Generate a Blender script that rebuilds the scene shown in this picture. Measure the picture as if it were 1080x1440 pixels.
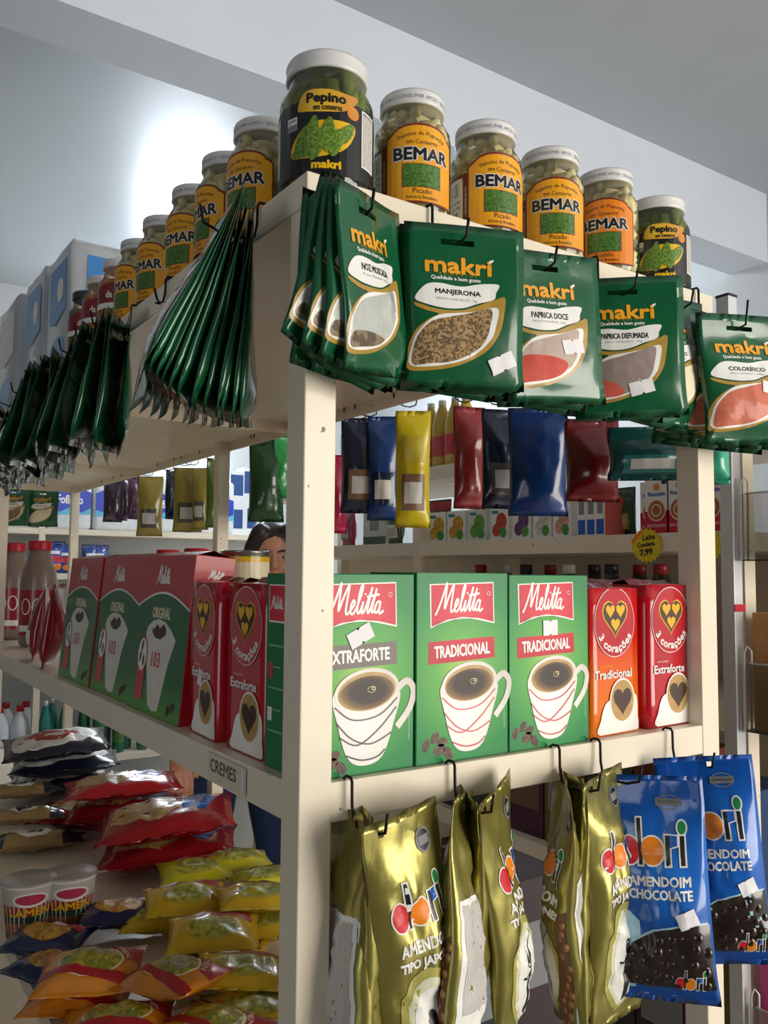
import bpy, bmesh, math, random
from math import sin, cos, pi, radians, sqrt, atan2
from mathutils import Vector, Matrix, Euler, noise

for _o in list(bpy.data.objects):
    bpy.data.objects.remove(_o)
SC = bpy.context.scene
COL = SC.collection

# ------------------------------------------------------------------ camera
# local frame of the shop: the near corner post of the main rack stands on x=0,y=0; eye level is about z=0.04; floor z=-1.45
CAMP = Vector((-.392, -.7157, .0425)); FPX = 1188.3
_y, _p, _r = radians(34.2), radians(4.014), radians(.466)
FW = Vector((sin(_y)*cos(_p), cos(_y)*cos(_p), sin(_p)))
_rt = Vector((cos(_y), -sin(_y), 0)); _up = _rt.cross(FW)
CR = _rt*cos(_r)+_up*sin(_r); CU = -_rt*sin(_r)+_up*cos(_r)
cam_d = bpy.data.cameras.new('camera'); cam = bpy.data.objects.new('camera', cam_d); COL.objects.link(cam)
_m = Matrix((CR, CU, -FW)).transposed().to_4x4(); _m.translation = CAMP
cam.matrix_world = _m
cam_d.sensor_fit = 'VERTICAL'; cam_d.sensor_height = 36.0; cam_d.lens = 36.0*FPX/1440.0
cam_d.clip_start = .02; cam_d.clip_end = 60
SC.camera = cam

def on(u, v, ax, val):
    """photo pixel -> point on the plane axis=val"""
    d = FW*FPX + CR*(u-540) - CU*(v-720)
    return CAMP + d*((val-CAMP[ax])/d[ax])

# ------------------------------------------------------------------ world, daylight, exposure
W = bpy.data.worlds.new('world'); SC.world = W; W.use_nodes = True
bgn = W.node_tree.nodes['Background']; bgn.inputs[0].default_value = (.90, .95, 1.0, 1); bgn.inputs[1].default_value = .8
SC.view_settings.view_transform = 'Standard'; SC.view_settings.look = 'None'
SC.view_settings.gamma = 1.0; SC.view_settings.use_curve_mapping = False
SC.view_settings.exposure = 0.0

def area(name, loc, target, sx, sy, power, col):
    l = bpy.data.lights.new(name, 'AREA'); l.shape = 'RECTANGLE'; l.size = sx; l.size_y = sy; l.energy = power; l.color = col
    o = bpy.data.objects.new(name, l); COL.objects.link(o); o.location = loc
    o.rotation_euler = (Vector(target)-Vector(loc)).to_track_quat('-Z', 'Y').to_euler(); return o
# daylight coming in through the open shop front (right of the wall_front panel)
area('shopfront_daylight', (2.3, -3.6, .25), (1.2, .0, .3), 2.7, 2.5, 168, (1, .93, .81))
# weak fill light added for the shaded side, at an invented wall gap
area('side_fill', (-2.8, -1.4, .2), (0, 1.2, .2), 1.2, 1.6, 11.0, (.95, .97, 1))
# daylight through the high window in the back wall
area('window_daylight', (1.7, 4.78, 1.1), (1.4, 2.5, .2), .55, .45, 22, (.92, .97, 1))

# ------------------------------------------------------------------ materials
def lin(c):
    if isinstance(c, str):
        c = c.lstrip('#'); c = [int(c[i:i+2], 16)/255 for i in (0, 2, 4)]
    return tuple((x/12.92 if x <= .04045 else ((x+.055)/1.055)**2.4) for x in c[:3])+(1,)
MATS = {}
def M(name, col='808080', rough=.5, metal=0., coat=0., spec=.5, var=.10, scale=30., bump=0., bscale=60., emit=0., col2=None, kind='noise', trans=0., alpha=1.):
    if name in MATS: return MATS[name]
    m = bpy.data.materials.new(name); MATS[name] = m; m.use_nodes = True
    nt = m.node_tree; b = nt.nodes['Principled BSDF']; N = nt.nodes.new; L = nt.links.new
    b.inputs['Roughness'].default_value = rough; b.inputs['Metallic'].default_value = metal
    b.inputs['Coat Weight'].default_value = coat; b.inputs['Coat Roughness'].default_value = .08
    b.inputs['Specular IOR Level'].default_value = spec
    c = lin(col); c2 = lin(col2) if col2 else tuple(max(0, x*(1-var)) for x in c[:3])+(1,)
    tc = N('ShaderNodeTexCoord')
    if kind == 'voronoi':
        t = N('ShaderNodeTexVoronoi'); t.inputs['Scale'].default_value = scale; fac = t.outputs['Color']
        sp = N('ShaderNodeSeparateColor'); L(fac, sp.inputs[0]); fac = sp.outputs[0]
    elif kind == 'wave':
        t = N('ShaderNodeTexWave'); t.inputs['Scale'].default_value = scale; t.inputs['Distortion'].default_value = 3; fac = t.outputs['Fac']
    else:
        t = N('ShaderNodeTexNoise'); t.inputs['Scale'].default_value = scale; t.inputs['Detail'].default_value = 4; fac = t.outputs['Fac']
    L(tc.outputs['Object'], t.inputs['Vector'])
    r = N('ShaderNodeValToRGB'); r.color_ramp.elements[0].position = .35; r.color_ramp.elements[1].position = .65
    r.color_ramp.elements[0].color = c; r.color_ramp.elements[1].color = c2
    L(fac, r.inputs[0]); L(r.outputs[0], b.inputs['Base Color'])
    if bump:
        bt = N('ShaderNodeTexNoise'); bt.inputs['Scale'].default_value = bscale; bt.inputs['Detail'].default_value = 3
        L(tc.outputs['Object'], bt.inputs['Vector'])
        bp = N('ShaderNodeBump'); bp.inputs['Strength'].default_value = bump; bp.inputs['Distance'].default_value = .004
        L(bt.outputs['Fac'], bp.inputs['Height']); L(bp.outputs[0], b.inputs['Normal'])
    if emit:
        b.inputs['Emission Color'].default_value = c; b.inputs['Emission Strength'].default_value = emit
    return m
def clear(name, tint='ffffff', amount=.9, rough=.05, body=.0):
    """clear film / glass / acrylic: transparent body with a fresnel gloss"""
    if name in MATS: return MATS[name]
    m = bpy.data.materials.new(name); MATS[name] = m; m.use_nodes = True
    nt = m.node_tree; nt.nodes.clear(); N = nt.nodes.new; L = nt.links.new
    o = N('ShaderNodeOutputMaterial'); t = N('ShaderNodeBsdfTransparent'); t.inputs[0].default_value = lin(tint)
    if body:
        p = N('ShaderNodeBsdfPrincipled'); p.inputs['Base Color'].default_value = lin(tint); p.inputs['Roughness'].default_value = rough
    else:
        p = N('ShaderNodeBsdfGlossy'); p.inputs[0].default_value = (1, 1, 1, 1); p.inputs['Roughness'].default_value = rough
    fr = N('ShaderNodeFresnel'); fr.inputs[0].default_value = 1.5
    ad = N('ShaderNodeMath'); ad.operation = 'ADD'; ad.use_clamp = True; ad.inputs[1].default_value = 1-amount
    L(fr.outputs[0], ad.inputs[0]); mx = N('ShaderNodeMixShader'); L(ad.outputs[0], mx.inputs[0]); L(t.outputs[0], mx.inputs[1]); L(p.outputs[0], mx.inputs[2])
    L(mx.outputs[0], o.inputs[0]); return m
def radial(name, stops, centre=(0, 0, 0), radius=.1, rough=.38, coat=.0, stretch=(1, 1, 1), axis=None, metal=0.):
    """printed colour blend: by distance from a point of the pack (or along local axis)"""
    if name in MATS: return MATS[name]
    m = bpy.data.materials.new(name); MATS[name] = m; m.use_nodes = True
    nt = m.node_tree; b = nt.nodes['Principled BSDF']; N = nt.nodes.new; L = nt.links.new
    b.inputs['Roughness'].default_value = rough; b.inputs['Coat Weight'].default_value = coat; b.inputs['Metallic'].default_value = metal; b.inputs['Specular IOR Level'].default_value = .35
    tc = N('ShaderNodeTexCoord'); mp = N('ShaderNodeMapping'); mp.vector_type = 'POINT'
    s = [k/radius for k in stretch]; mp.inputs['Scale'].default_value = s
    mp.inputs['Location'].default_value = [-centre[i]*s[i] for i in range(3)]
    L(tc.outputs['Object'], mp.inputs[0])
    r = N('ShaderNodeValToRGB'); el = r.color_ramp.elements
    while len(el) < len(stops): el.new(.5)
    for e, (p, c) in zip(el, stops): e.position = p; e.color = lin(c)
    if axis is None:
        g = N('ShaderNodeVectorMath'); g.operation = 'LENGTH'; L(mp.outputs[0], g.inputs[0]); L(g.outputs['Value'], r.inputs[0])
    else:
        g = N('ShaderNodeSeparateXYZ'); L(mp.outputs[0], g.inputs[0]); L(g.outputs[axis], r.inputs[0])
    L(r.outputs[0], b.inputs['Base Color']); return m

# ------------------------------------------------------------------ object helpers
def mk(name, bm, mats, parent=None, smooth=False, loc=None):
    me = bpy.data.meshes.new(name)
    if smooth:
        for f in bm.faces: f.smooth = True
    bm.to_mesh(me); bm.free()
    if not isinstance(mats, (list, tuple)): mats = [mats]
    for m in mats: me.materials.append(m)
    o = bpy.data.objects.new(name, me); COL.objects.link(o)
    if parent: o.parent = parent
    if loc: o.location = loc
    return o
def tag(o, label, cat, group=None):
    o['label'] = label; o['category'] = cat
    if group: o['group'] = group
    return o
def thing(name, label, cat, loc=(0, 0, 0), rot=(0, 0, 0), group=None):
    o = bpy.data.objects.new(name, None); COL.objects.link(o); o.empty_display_size = .02
    o.location = loc; o.rotation_euler = rot; return tag(o, label, cat, group)
def struct(o): o['kind'] = 'structure'; return o
def stuff(o): o['kind'] = 'stuff'; return o
KIDS = {}
def kids(o):
    return [c for c in bpy.data.objects if c.parent == o]
def dup(root, loc, rot, label, group=None, skip=(), scale=None):
    ks = KIDS.get(root.name)
    if ks is None: ks = KIDS[root.name] = [(c, kids(c)) for c in kids(root)]
    r = root.copy(); COL.objects.link(r); r.location = loc; r.rotation_euler = rot; r['label'] = label
    if scale: r.scale = scale if isinstance(scale, tuple) else (scale,)*3
    if group: r['group'] = group
    for c, gs in ks:
        if c.name.split('.')[0] in skip: continue
        k = c.copy(); COL.objects.link(k); k.parent = r
        for g in gs:
            q = g.copy(); COL.objects.link(q); q.parent = k
    return r
def regroup(label, cat, group): pass

# ------------------------------------------------------------------ mesh helpers
def box(bm, x0, x1, y0, y1, z0, z1, mi=0):
    v = [bm.verts.new(p) for p in ((x0,y0,z0),(x1,y0,z0),(x1,y1,z0),(x0,y1,z0),(x0,y0,z1),(x1,y0,z1),(x1,y1,z1),(x0,y1,z1))]
    for q in ((3,2,1,0),(4,5,6,7),(0,1,5,4),(1,2,6,5),(2,3,7,6),(3,0,4,7)):
        f = bm.faces.new([v[i] for i in q]); f.material_index = mi
    return v
def bev(bm, w, seg=1):
    bmesh.ops.bevel(bm, geom=[e for e in bm.edges], offset=w, segments=seg, affect='EDGES', profile=.5)
def boxo(name, x0, x1, y0, y1, z0, z1, mat, parent=None, b=0.):
    bm = bmesh.new(); box(bm, x0, x1, y0, y1, z0, z1)
    if b: bev(bm, b, 2)
    return mk(name, bm, mat, parent)
def tube(bm, pts, r, n=6, mi=0):
    pts = [Vector(p) for p in pts]; rings = []
    t0 = None; up = Vector((.31, .77, .55))
    for i, p in enumerate(pts):
        t = (pts[min(i+1, len(pts)-1)]-pts[max(i-1, 0)]).normalized()
        a = t.cross(up)
        if a.length < .05: a = t.cross(Vector((1, 0, 0)))
        a.normalize(); b = t.cross(a); up = a.cross(t)
        rr = r[i] if isinstance(r, (list, tuple)) else r
        rings.append([bm.verts.new(p+(a*cos(2*pi*k/n)+b*sin(2*pi*k/n))*rr) for k in range(n)])
    for i in range(len(rings)-1):
        for k in range(n):
            f = bm.faces.new((rings[i][k], rings[i][(k+1) % n], rings[i+1][(k+1) % n], rings[i+1][k])); f.smooth = True; f.material_index = mi
    for rg in (rings[0][::-1], rings[-1]):
        try: bm.faces.new(rg).material_index = mi
        except ValueError: pass
def lathe(bm, prof, n=28, mi=0, cap=True, smooth=True):
    rings = []
    for r, z in prof:
        rings.append([bm.verts.new((r*cos(2*pi*k/n), r*sin(2*pi*k/n), z)) for k in range(n)])
    for i in range(len(rings)-1):
        for k in range(n):
            f = bm.faces.new((rings[i][k], rings[i][(k+1) % n], rings[i+1][(k+1) % n], rings[i+1][k])); f.smooth = smooth; f.material_index = mi
    if cap:
        bm.faces.new(rings[0][::-1]).material_index = mi; bm.faces.new(rings[-1]).material_index = mi
def ball(bm, c, rx, ry, rz, sub=1, rot=None, mi=0):
    m = Matrix.Translation(c) @ (rot.to_matrix().to_4x4() if rot else Matrix()) @ Matrix.Diagonal((rx, ry, rz, 1))
    g = bmesh.ops.create_icosphere(bm, subdivisions=sub, radius=1, matrix=m)
    for v in g['verts']:
        for f in v.link_faces: f.smooth = True; f.material_index = mi

# ------------------------------------------------------------------ printed artwork (flat print laid on a pack's own surface)
TXT = {}
def textmesh(s, bold=0., shear=0., space=1.):
    k = (s, bold, shear, space)
    if k not in TXT:
        c = bpy.data.curves.new('t', 'FONT'); c.body = s; c.align_x = 'CENTER'; c.align_y = 'CENTER'; c.size = 1
        c.resolution_u = 2; c.offset = bold; c.shear = shear; c.space_character = space
        o = bpy.data.objects.new('t', c); me = bpy.data.meshes.new_from_object(o)
        vs = [(v.co.x, v.co.y) for v in me.vertices]; fs = [tuple(p.vertices) for p in me.polygons]
        xs = [v[0] for v in vs] or [0]; ys = [v[1] for v in vs] or [0]
        cx, cy = (min(xs)+max(xs))/2, (min(ys)+max(ys))/2
        TXT[k] = ([(x-cx, y-cy) for x, y in vs], fs, max(xs)-min(xs), max(ys)-min(ys))
        bpy.data.objects.remove(o); bpy.data.curves.remove(c); bpy.data.meshes.remove(me)
    return TXT[k]
def ell(cx, cy, rx, ry, n=24, a0=0., a1=2*pi, rot=0.):
    full = abs(a1-a0) > 6.28
    out = []
    for i in range(n if full else n+1):
        a = a0+(a1-a0)*i/n; x, y = rx*cos(a), ry*sin(a)
        out.append((cx+x*cos(rot)-y*sin(rot), cy+x*sin(rot)+y*cos(rot)))
    return out
def bez(p, n=8):
    """closed smooth outline through the points (catmull-rom)"""
    out = []; k = len(p)
    for i in range(k):
        a, b, c, d = p[(i-1) % k], p[i], p[(i+1) % k], p[(i+2) % k]
        for j in range(n):
            t = j/n
            out.append(tuple(.5*((2*b[q])+(-a[q]+c[q])*t+(2*a[q]-5*b[q]+4*c[q]-d[q])*t*t+(-a[q]+3*b[q]-3*c[q]+d[q])*t**3) for q in (0, 1)))
    return out
def smooth_line(p, n=6):
    out = []; k = len(p)
    for i in range(k-1):
        a, b, c, d = p[max(i-1, 0)], p[i], p[i+1], p[min(i+2, k-1)]
        for j in range(n):
            t = j/n
            out.append(tuple(.5*((2*b[q])+(-a[q]+c[q])*t+(2*a[q]-5*b[q]+4*c[q]-d[q])*t*t+(-a[q]+3*b[q]-3*c[q]+d[q])*t**3) for q in (0, 1)))
    return out+[tuple(p[-1])]
EPS = .00022
class Art:
    def __init__(s, eps=EPS): s.bm = bmesh.new(); s.mats = []; s.eps = eps; s.n = 1; s.sk = 0.
    def mi(s, m):
        if m not in s.mats: s.mats.append(m)
        return s.mats.index(m)
    def poly(s, pts, m, lay=None):
        if lay is None: lay = s.n
        s.n = max(s.n, lay)
        vs = [s.bm.verts.new((x, lay*s.eps, y)) for x, y in pts]
        f = s.bm.faces.new(vs); f.material_index = s.mi(m); return s
    def rect(s, x0, x1, y0, y1, m, lay=None): return s.poly([(x0, y0), (x1, y0), (x1, y1), (x0, y1)], m, lay)
    def ellipse(s, cx, cy, rx, ry, m, lay=None, n=24, rot=0.): return s.poly(ell(cx, cy, rx, ry, n, rot=rot), m, lay)
    def ring(s, cx, cy, rx, ry, w, m, lay=None, n=28, a0=0., a1=2*pi):
        s.stroke([(cx+rx*cos(a0+(a1-a0)*i/n), cy+ry*sin(a0+(a1-a0)*i/n)) for i in range(n+1)], w, m, lay); return s
    def stroke(s, pts, w, m, lay=None):
        if lay is None: lay = s.n
        pts = [Vector((p[0], p[1])) for p in pts]; L_ = []; R_ = []
        for i, p in enumerate(pts):
            t = pts[min(i+1, len(pts)-1)]-pts[max(i-1, 0)]
            if t.length < 1e-9: t = Vector((1, 0))
            t.normalize(); nn = Vector((-t.y, t.x)); ww = (w[i] if isinstance(w, (list, tuple)) else w)/2
            yo = (lay+s.sk)*s.eps+i*1.2e-6; L_.append(s.bm.verts.new((p.x+nn.x*ww, yo, p.y+nn.y*ww))); R_.append(s.bm.verts.new((p.x-nn.x*ww, yo, p.y-nn.y*ww)))
        s.sk = (s.sk+.07) % .6
        k = s.mi(m)
        for i in range(len(pts)-1):
            s.bm.faces.new((R_[i], R_[i+1], L_[i+1], L_[i])).material_index = k
        return s
    def text(s, t, x, y, m, width=None, height=None, bold=0., shear=0., lay=None, rot=0., arc=None, space=1., fat=0.):
        if lay is None: lay = s.n
        if fat:
            for k in range(8): s.text(t, x+fat*cos(k*pi/4), y+fat*sin(k*pi/4), m, width, height, bold, shear, lay+k*.06, rot, arc, space)
            return s
        vs, fs, w, h = textmesh(t, bold, shear, space)
        if width is None: sx = sy = height/h
        else:
            sx = width/w; sy = height/h if height else sx
        out = []
        for (a, b) in vs:
            a *= sx; b *= sy
            if arc:      # centre line bent to a circle of that radius (positive: arched upward)
                th = a/arc; a, b = (arc+b)*sin(th), (arc+b)*cos(th)-arc
            out.append(s.bm.verts.new((x+a*cos(rot)-b*sin(rot), lay*s.eps, y+a*sin(rot)+b*cos(rot))))
        k = s.mi(m)
        for f in fs:
            try: s.bm.faces.new([out[i] for i in f]).material_index = k
            except ValueError: pass
        return s
    def up(s, k=1): s.n += k; return s
    def build(s, name, surf, parent=None, grid=None, clip=None):
        bm = s.bm
        if clip:
            for co, no in (((clip[0],0,0),(-1,0,0)), ((clip[1],0,0),(1,0,0)), ((0,0,clip[2]),(0,0,-1)), ((0,0,clip[3]),(0,0,1))):
                bmesh.ops.bisect_plane(bm, geom=bm.verts[:]+bm.edges[:]+bm.faces[:], plane_co=co, plane_no=no, clear_outer=True)
        bmesh.ops.triangulate(bm, faces=[f for f in bm.faces if len(f.verts) > 4])
        if grid:
            xs = [v.co.x for v in bm.verts]; zs = [v.co.z for v in bm.verts]
            P_ = getattr(surf, 'pouch', None); back = getattr(surf, 'flip', False)
            for ax, lo, hi in ((0, min(xs), max(xs)), (2, min(zs), max(zs))):
                if P_:
                    ls = [(-q if back and ax == 0 else q) for q in (P_.us if ax == 0 else P_.vs)]; ls = [q for q in ls if lo < q < hi]; mn = .0022
                else:
                    ls = [k*grid for k in range(math.ceil(lo/grid), math.floor(hi/grid)+1)]; mn = grid*.5
                for c in ls:
                    co = [0, 0, 0]; no = [0, 0, 0]; co[ax] = c; no[ax] = 1
                    fs = []
                    for f in bm.faces:
                        q = [v.co[ax] for v in f.verts]; a_, b_ = min(q), max(q)
                        if a_ < c-1e-6 and c+1e-6 < b_ and b_-a_ > mn: fs.append(f)
                    if fs:
                        es = {e for f in fs for e in f.edges}; vv = {v for f in fs for v in f.verts}
                        bmesh.ops.bisect_plane(bm, geom=list(vv)+list(es)+fs, plane_co=co, plane_no=no)
        for v in bm.verts: v.co = surf(v.co.x, v.co.z, v.co.y)
        bmesh.ops.recalc_face_normals(bm, faces=bm.faces[:]) if False else None
        return mk(name, bm, s.mats, parent, smooth=hasattr(surf, 'pouch'))
def flat(y0=0.):
    return lambda u, v, o: Vector((u, y0-o, v))
def cyl(r, z0=0.):
    return lambda u, v, o: Vector(((r+o)*sin(u/r), -(r+o)*cos(u/r), v+z0))

# ------------------------------------------------------------------ film pouch
class Pouch:
    """sealed film bag hanging or lying; local: x width, z height (origin in the middle), front towards -y"""
    def __init__(s, w, h, t, ct=.012, cb=.010, a=.5, b=.9, pin=.06, wr=.0012, seed=0, twist=0., curl=0., bend=0., gus=1., fold=0.):
        s.__dict__.update(locals()); s.nrm = max(((k/40)**a)*((1-k/40)**b) for k in range(1, 40))
    def ey(s, v):
        q = (v+s.h/2-s.cb)/(s.h-s.cb-s.ct); q = min(max(q, 0.), 1.)
        return (q**s.a)*((1-q)**s.b)/s.nrm if 0 < q < 1 else 0.
    def pos(s, u, v, o, side=-1):
        k = max(-1., min(1., u/(s.w/2))); e = s.ey(v)
        ex = max(0., 1-abs(k)**2.4)**.75
        bl = s.t/2*e*ex
        n = noise.noise(Vector((u*38+s.seed*7.1, v*30+s.seed*3.3, side*2.)))+.5*noise.noise(Vector((u*90+s.seed, v*75, side*5.)))
        bl += s.wr*n*(.35+e)*ex*1.6
        mid = 0.
        if s.curl: mid += s.curl*(k*k)
        x = k*s.w/2*(1-s.pin*e); y = side*(bl+o)+mid; z = v
        if s.bend: y += s.bend*(1-((v+s.h/2)/s.h))**2
        if s.fold: y += s.fold*noise.noise(Vector((u*14+s.seed*2.7, v*9, 1.3)))
        if s.twist:
            a = s.twist*(s.h/2-v)/s.h; x, y = x*cos(a)-y*sin(a), x*sin(a)+y*cos(a)
        return Vector((x, y, z))
    def grid_pos(s, u, v, o, side):
        """the same facets as the film mesh, so that print lies on it"""
        from bisect import bisect_right
        i = min(max(bisect_right(s.us, u)-1, 0), len(s.us)-2); j = min(max(bisect_right(s.vs, v)-1, 0), len(s.vs)-2)
        fu = (u-s.us[i])/(s.us[i+1]-s.us[i]); fv = (v-s.vs[j])/(s.vs[j+1]-s.vs[j])
        def P(a, b):
            k = (a, b, side)
            if k not in s.cache:
                e = 0 if (a in (0, len(s.us)-1) or b in (0, len(s.vs)-1)) else (.0003 if side > 0 else 0)
                s.cache[k] = s.pos(s.us[a], s.vs[b], e, side)
            return s.cache[k]
        p = P(i, j).lerp(P(i+1, j), fu).lerp(P(i, j+1).lerp(P(i+1, j+1), fu), fv)
        a = s.twist*(s.h/2-v)/s.h if s.twist else 0.
        return p+Vector((-sin(a), cos(a), 0))*side*(o+.0004)
    def front(s):
        f = lambda u, v, o: s.grid_pos(u, v, o, -1)
        f.pouch = s; return f
    def back(s):
        f = lambda u, v, o: s.grid_pos(-u, v, o, 1)
        f.pouch = s; f.flip = True; return f
    def mesh(s, name, mats, parent, slot=None, nu=12, nv=16, mid=None):
        us = [-s.w/2+s.w*i/nu for i in range(nu+1)]; vs = [-s.h/2+s.h*i/nv for i in range(nv+1)]
        if slot:
            us = sorted(set([round(x, 5) for x in us if min(abs(x-slot[0]), abs(x-slot[1])) > .004]+[slot[0], slot[1]]))
            vs = sorted(set([round(x, 5) for x in vs if min(abs(x-slot[2]), abs(x-slot[3])) > .003]+[slot[2], slot[3]]))
        s.us, s.vs, s.cache = us, vs, {}
        bm = bmesh.new(); F = {}; B = {}
        for i, u in enumerate(us):
            for j, v in enumerate(vs):
                edge = i in (0, len(us)-1) or j in (0, len(vs)-1)
                F[i, j] = bm.verts.new(s.pos(u, v, 0, -1)); B[i, j] = F[i, j] if edge else bm.verts.new(s.pos(u, v, .0003, 1))
        for i in range(len(us)-1):
            for j in range(len(vs)-1):
                if slot and slot[0]-1e-6 <= us[i] < slot[1]-1e-6 and slot[2]-1e-6 <= vs[j] < slot[3]-1e-6: continue
                f = bm.faces.new((F[i, j], F[i+1, j], F[i+1, j+1], F[i, j+1])); f.smooth = True
                g = bm.faces.new((B[i, j], B[i, j+1], B[i+1, j+1], B[i+1, j])); g.smooth = True
                if mid: f.material_index = mid(us[i], vs[j], 0); g.material_index = mid(us[i], vs[j], 1)
        return mk(name, bm, mats, parent)
# ------------------------------------------------------------------ the room
FLOOR = -1.45; CEIL = 1.80
m_wall = M('wall_paint', 'c9cdcf', .75, var=.04, scale=4)
m_beam = M('beam_paint_sky_tint', 'dfe7f4', .7, var=.04, scale=3)  # bluish cast of outside sky light is put into the beam colour
m_floor = M('floor_tile', '8f897e', .3, var=.12, scale=6)
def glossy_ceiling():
    m = M('ceiling_gloss_paint', 'c2cbd1', .34, var=.03, scale=3, bump=.05, bscale=45, spec=.8)  # slight blue of the sky light is mixed into the base colour
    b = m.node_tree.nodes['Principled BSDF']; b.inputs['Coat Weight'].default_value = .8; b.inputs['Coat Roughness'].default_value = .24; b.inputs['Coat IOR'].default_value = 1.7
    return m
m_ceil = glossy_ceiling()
m_ceil2 = M('ceiling_matt_paint', 'bcc2ca', .75, var=.04, scale=3)  # base colour also carries the sky light's blue cast
XL, XR, YF, YB = -3.0, 3.2, -2.7, 4.84
struct(boxo('floor', XL, XR, YF, YB, FLOOR-.1, FLOOR, m_floor))
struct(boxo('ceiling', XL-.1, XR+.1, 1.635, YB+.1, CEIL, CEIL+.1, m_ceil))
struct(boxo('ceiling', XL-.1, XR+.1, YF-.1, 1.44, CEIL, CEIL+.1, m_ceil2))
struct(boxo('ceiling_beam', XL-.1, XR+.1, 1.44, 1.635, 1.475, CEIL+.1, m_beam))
struct(boxo('wall_right', XR, XR+.1, YF, YB, FLOOR, CEIL, m_wall))
bm = bmesh.new(); box(bm, XL-.1, XL, YF, -2.0, FLOOR, CEIL); box(bm, XL-.1, XL, -.8, YB, FLOOR, CEIL); box(bm, XL-.1, XL, -2.0, -.8, .75, CEIL)
m_walld = M('wall_paint_low_bounce', '6f6a60', .8, var=.06, scale=4)  # unseen walls, coloured darker to cut bounce light on the shaded side
struct(mk('wall_left', bm, m_walld))
bm = bmesh.new(); box(bm, XL, .75, YF-.1, YF, FLOOR, CEIL); box(bm, .75, XR, YF-.1, YF, 1.45, CEIL)
struct(mk('wall_front', bm, m_walld))
# back wall with its high window (its daylight glances off the glossy ceiling)
wx0, wx1, wz0, wz1 = 1.40, 2.0, .86, 1.36
bm = bmesh.new(); box(bm, XL, wx0, YB, YB+.1, FLOOR, CEIL); box(bm, wx1, XR, YB, YB+.1, FLOOR, CEIL)
box(bm, wx0, wx1, YB, YB+.1, FLOOR, wz0); box(bm, wx0, wx1, YB, YB+.1, wz1, CEIL)
struct(mk('wall_back', bm, m_wall))
m_pane = M('frosted_window_pane', 'dfeeff', .4, emit=26., var=.02)
m_white = M('white_enamel', 'e9e9e6', .35, var=.04)
wn = bpy.data.objects.new('window_1', None); COL.objects.link(wn); wn.location = ((wx0+wx1)/2, YB, wz0); struct(wn)
hw = (wx1-wx0)/2; hh = wz1-wz0
bm = bmesh.new()
for a in ((-hw, hw, 0, .04), (-hw, hw, hh-.04, hh), (-hw, -hw+.04, .04, hh-.04), (hw-.04, hw, .04, hh-.04), (-.02, .02, .04, hh-.04)):
    box(bm, a[0], a[1], .01, .06, a[2], a[3])
mk('window_frame', bm, m_white, wn)
for s in (-1, 1):
    boxo('pane', min(s*.02, s*(hw-.04)), max(s*.02, s*(hw-.04)), .03, .04, .04, hh-.04, m_pane, wn)

# ------------------------------------------------------------------ steel racks
def cream_steel():
    m = M('cream_enamelled_steel', 'f0e3cd', .38, var=.06, scale=9, coat=.15)
    nt = m.node_tree; b = nt.nodes['Principled BSDF']; N = nt.nodes.new; L = nt.links.new
    src = b.inputs['Base Color'].links[0].from_socket
    t = N('ShaderNodeTexNoise'); t.inputs['Scale'].default_value = 70; t.inputs['Detail'].default_value = 2
    tc = N('ShaderNodeTexCoord'); L(tc.outputs['Object'], t.inputs['Vector'])
    r = N('ShaderNodeValToRGB'); r.color_ramp.elements[0].position = .735; r.color_ramp.elements[1].position = .76
    r.color_ramp.elements[0].color = (0, 0, 0, 1); r.color_ramp.elements[1].color = (1, 1, 1, 1); L(t.outputs['Fac'], r.inputs[0])
    mx = N('ShaderNodeMix'); mx.data_type = 'RGBA'; L(r.outputs[0], mx.inputs[0]); L(src, mx.inputs[6]); mx.inputs[7].default_value = lin('5a3a24')
    L(mx.outputs[2], b.inputs['Base Color']); return m
m_steel = cream_steel()
PA = .036; RW = .655; LT = .4375; LM = -.162; LB = -.762; LF = -1.33; RH = .034
RACKY = [0.0, 1.66, 3.38]
rack = thing('shelf_rack', 'cream enamelled steel shop rack carrying coffee boxes, jars and hooked packets', 'shelf rack', (0, 0, FLOOR))
rack.location = (0, 0, 0)
for Y in RACKY:
    for X in (0, RW-PA):
        top = LT-.002 if Y else LT-.006
        boxo('post', X, X+PA, Y, Y+PA, FLOOR, top, m_steel, rack, .0015)
for lv, z in enumerate((LT, LM, LB, LF)):
    h = RH if z != LM else .038
    yend = RACKY[-1]+PA
    e = .0018 if z == LT else -.0012      # the top tray wraps over the posts
    # end rails and side rails (the folded rims of the trays)
    for k, Y in enumerate((0, yend-.003)):
        boxo('end_rail', PA-.001 if z != LT else -e, RW-PA+.001 if z != LT else RW+e, Y-e if k == 0 else Y, Y+.004 if k == 0 else Y+.003+e, z-h, z, m_steel, rack, .0012)
    ys = RACKY+[yend] if z != LT else [0, yend]
    for i in range(len(RACKY)-1):
        for k, X in enumerate((0, RW)):
            y0, y1 = (RACKY[i]+PA-.001, RACKY[i+1]+.001) if z != LT else ((0.004 if i == 0 else RACKY[i]+.001), RACKY[i+1] if i == 0 else yend)
            a = (X-e, X+.004) if k == 0 else (X-.004, X+e)
            rl = boxo('side_rail', a[0], a[1], y0, y1, z-h, z, m_steel, rack, .0012)
            if z == LM and i == 0 and k == 0: LABEL_RAIL = rl
    # boards and the cross lips where the trays meet
    cuts = [.004, 1.26, 2.5, yend-.004]
    for i in range(3):
        boxo('shelf_board', .004, RW-.004, cuts[i], cuts[i+1], z-.006, z-.0005, m_steel, rack)
        if i: boxo('cross_lip', .004, RW-.004, cuts[i]-.002, cuts[i]+.002, z-h, z-.006, m_steel, rack)
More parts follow.
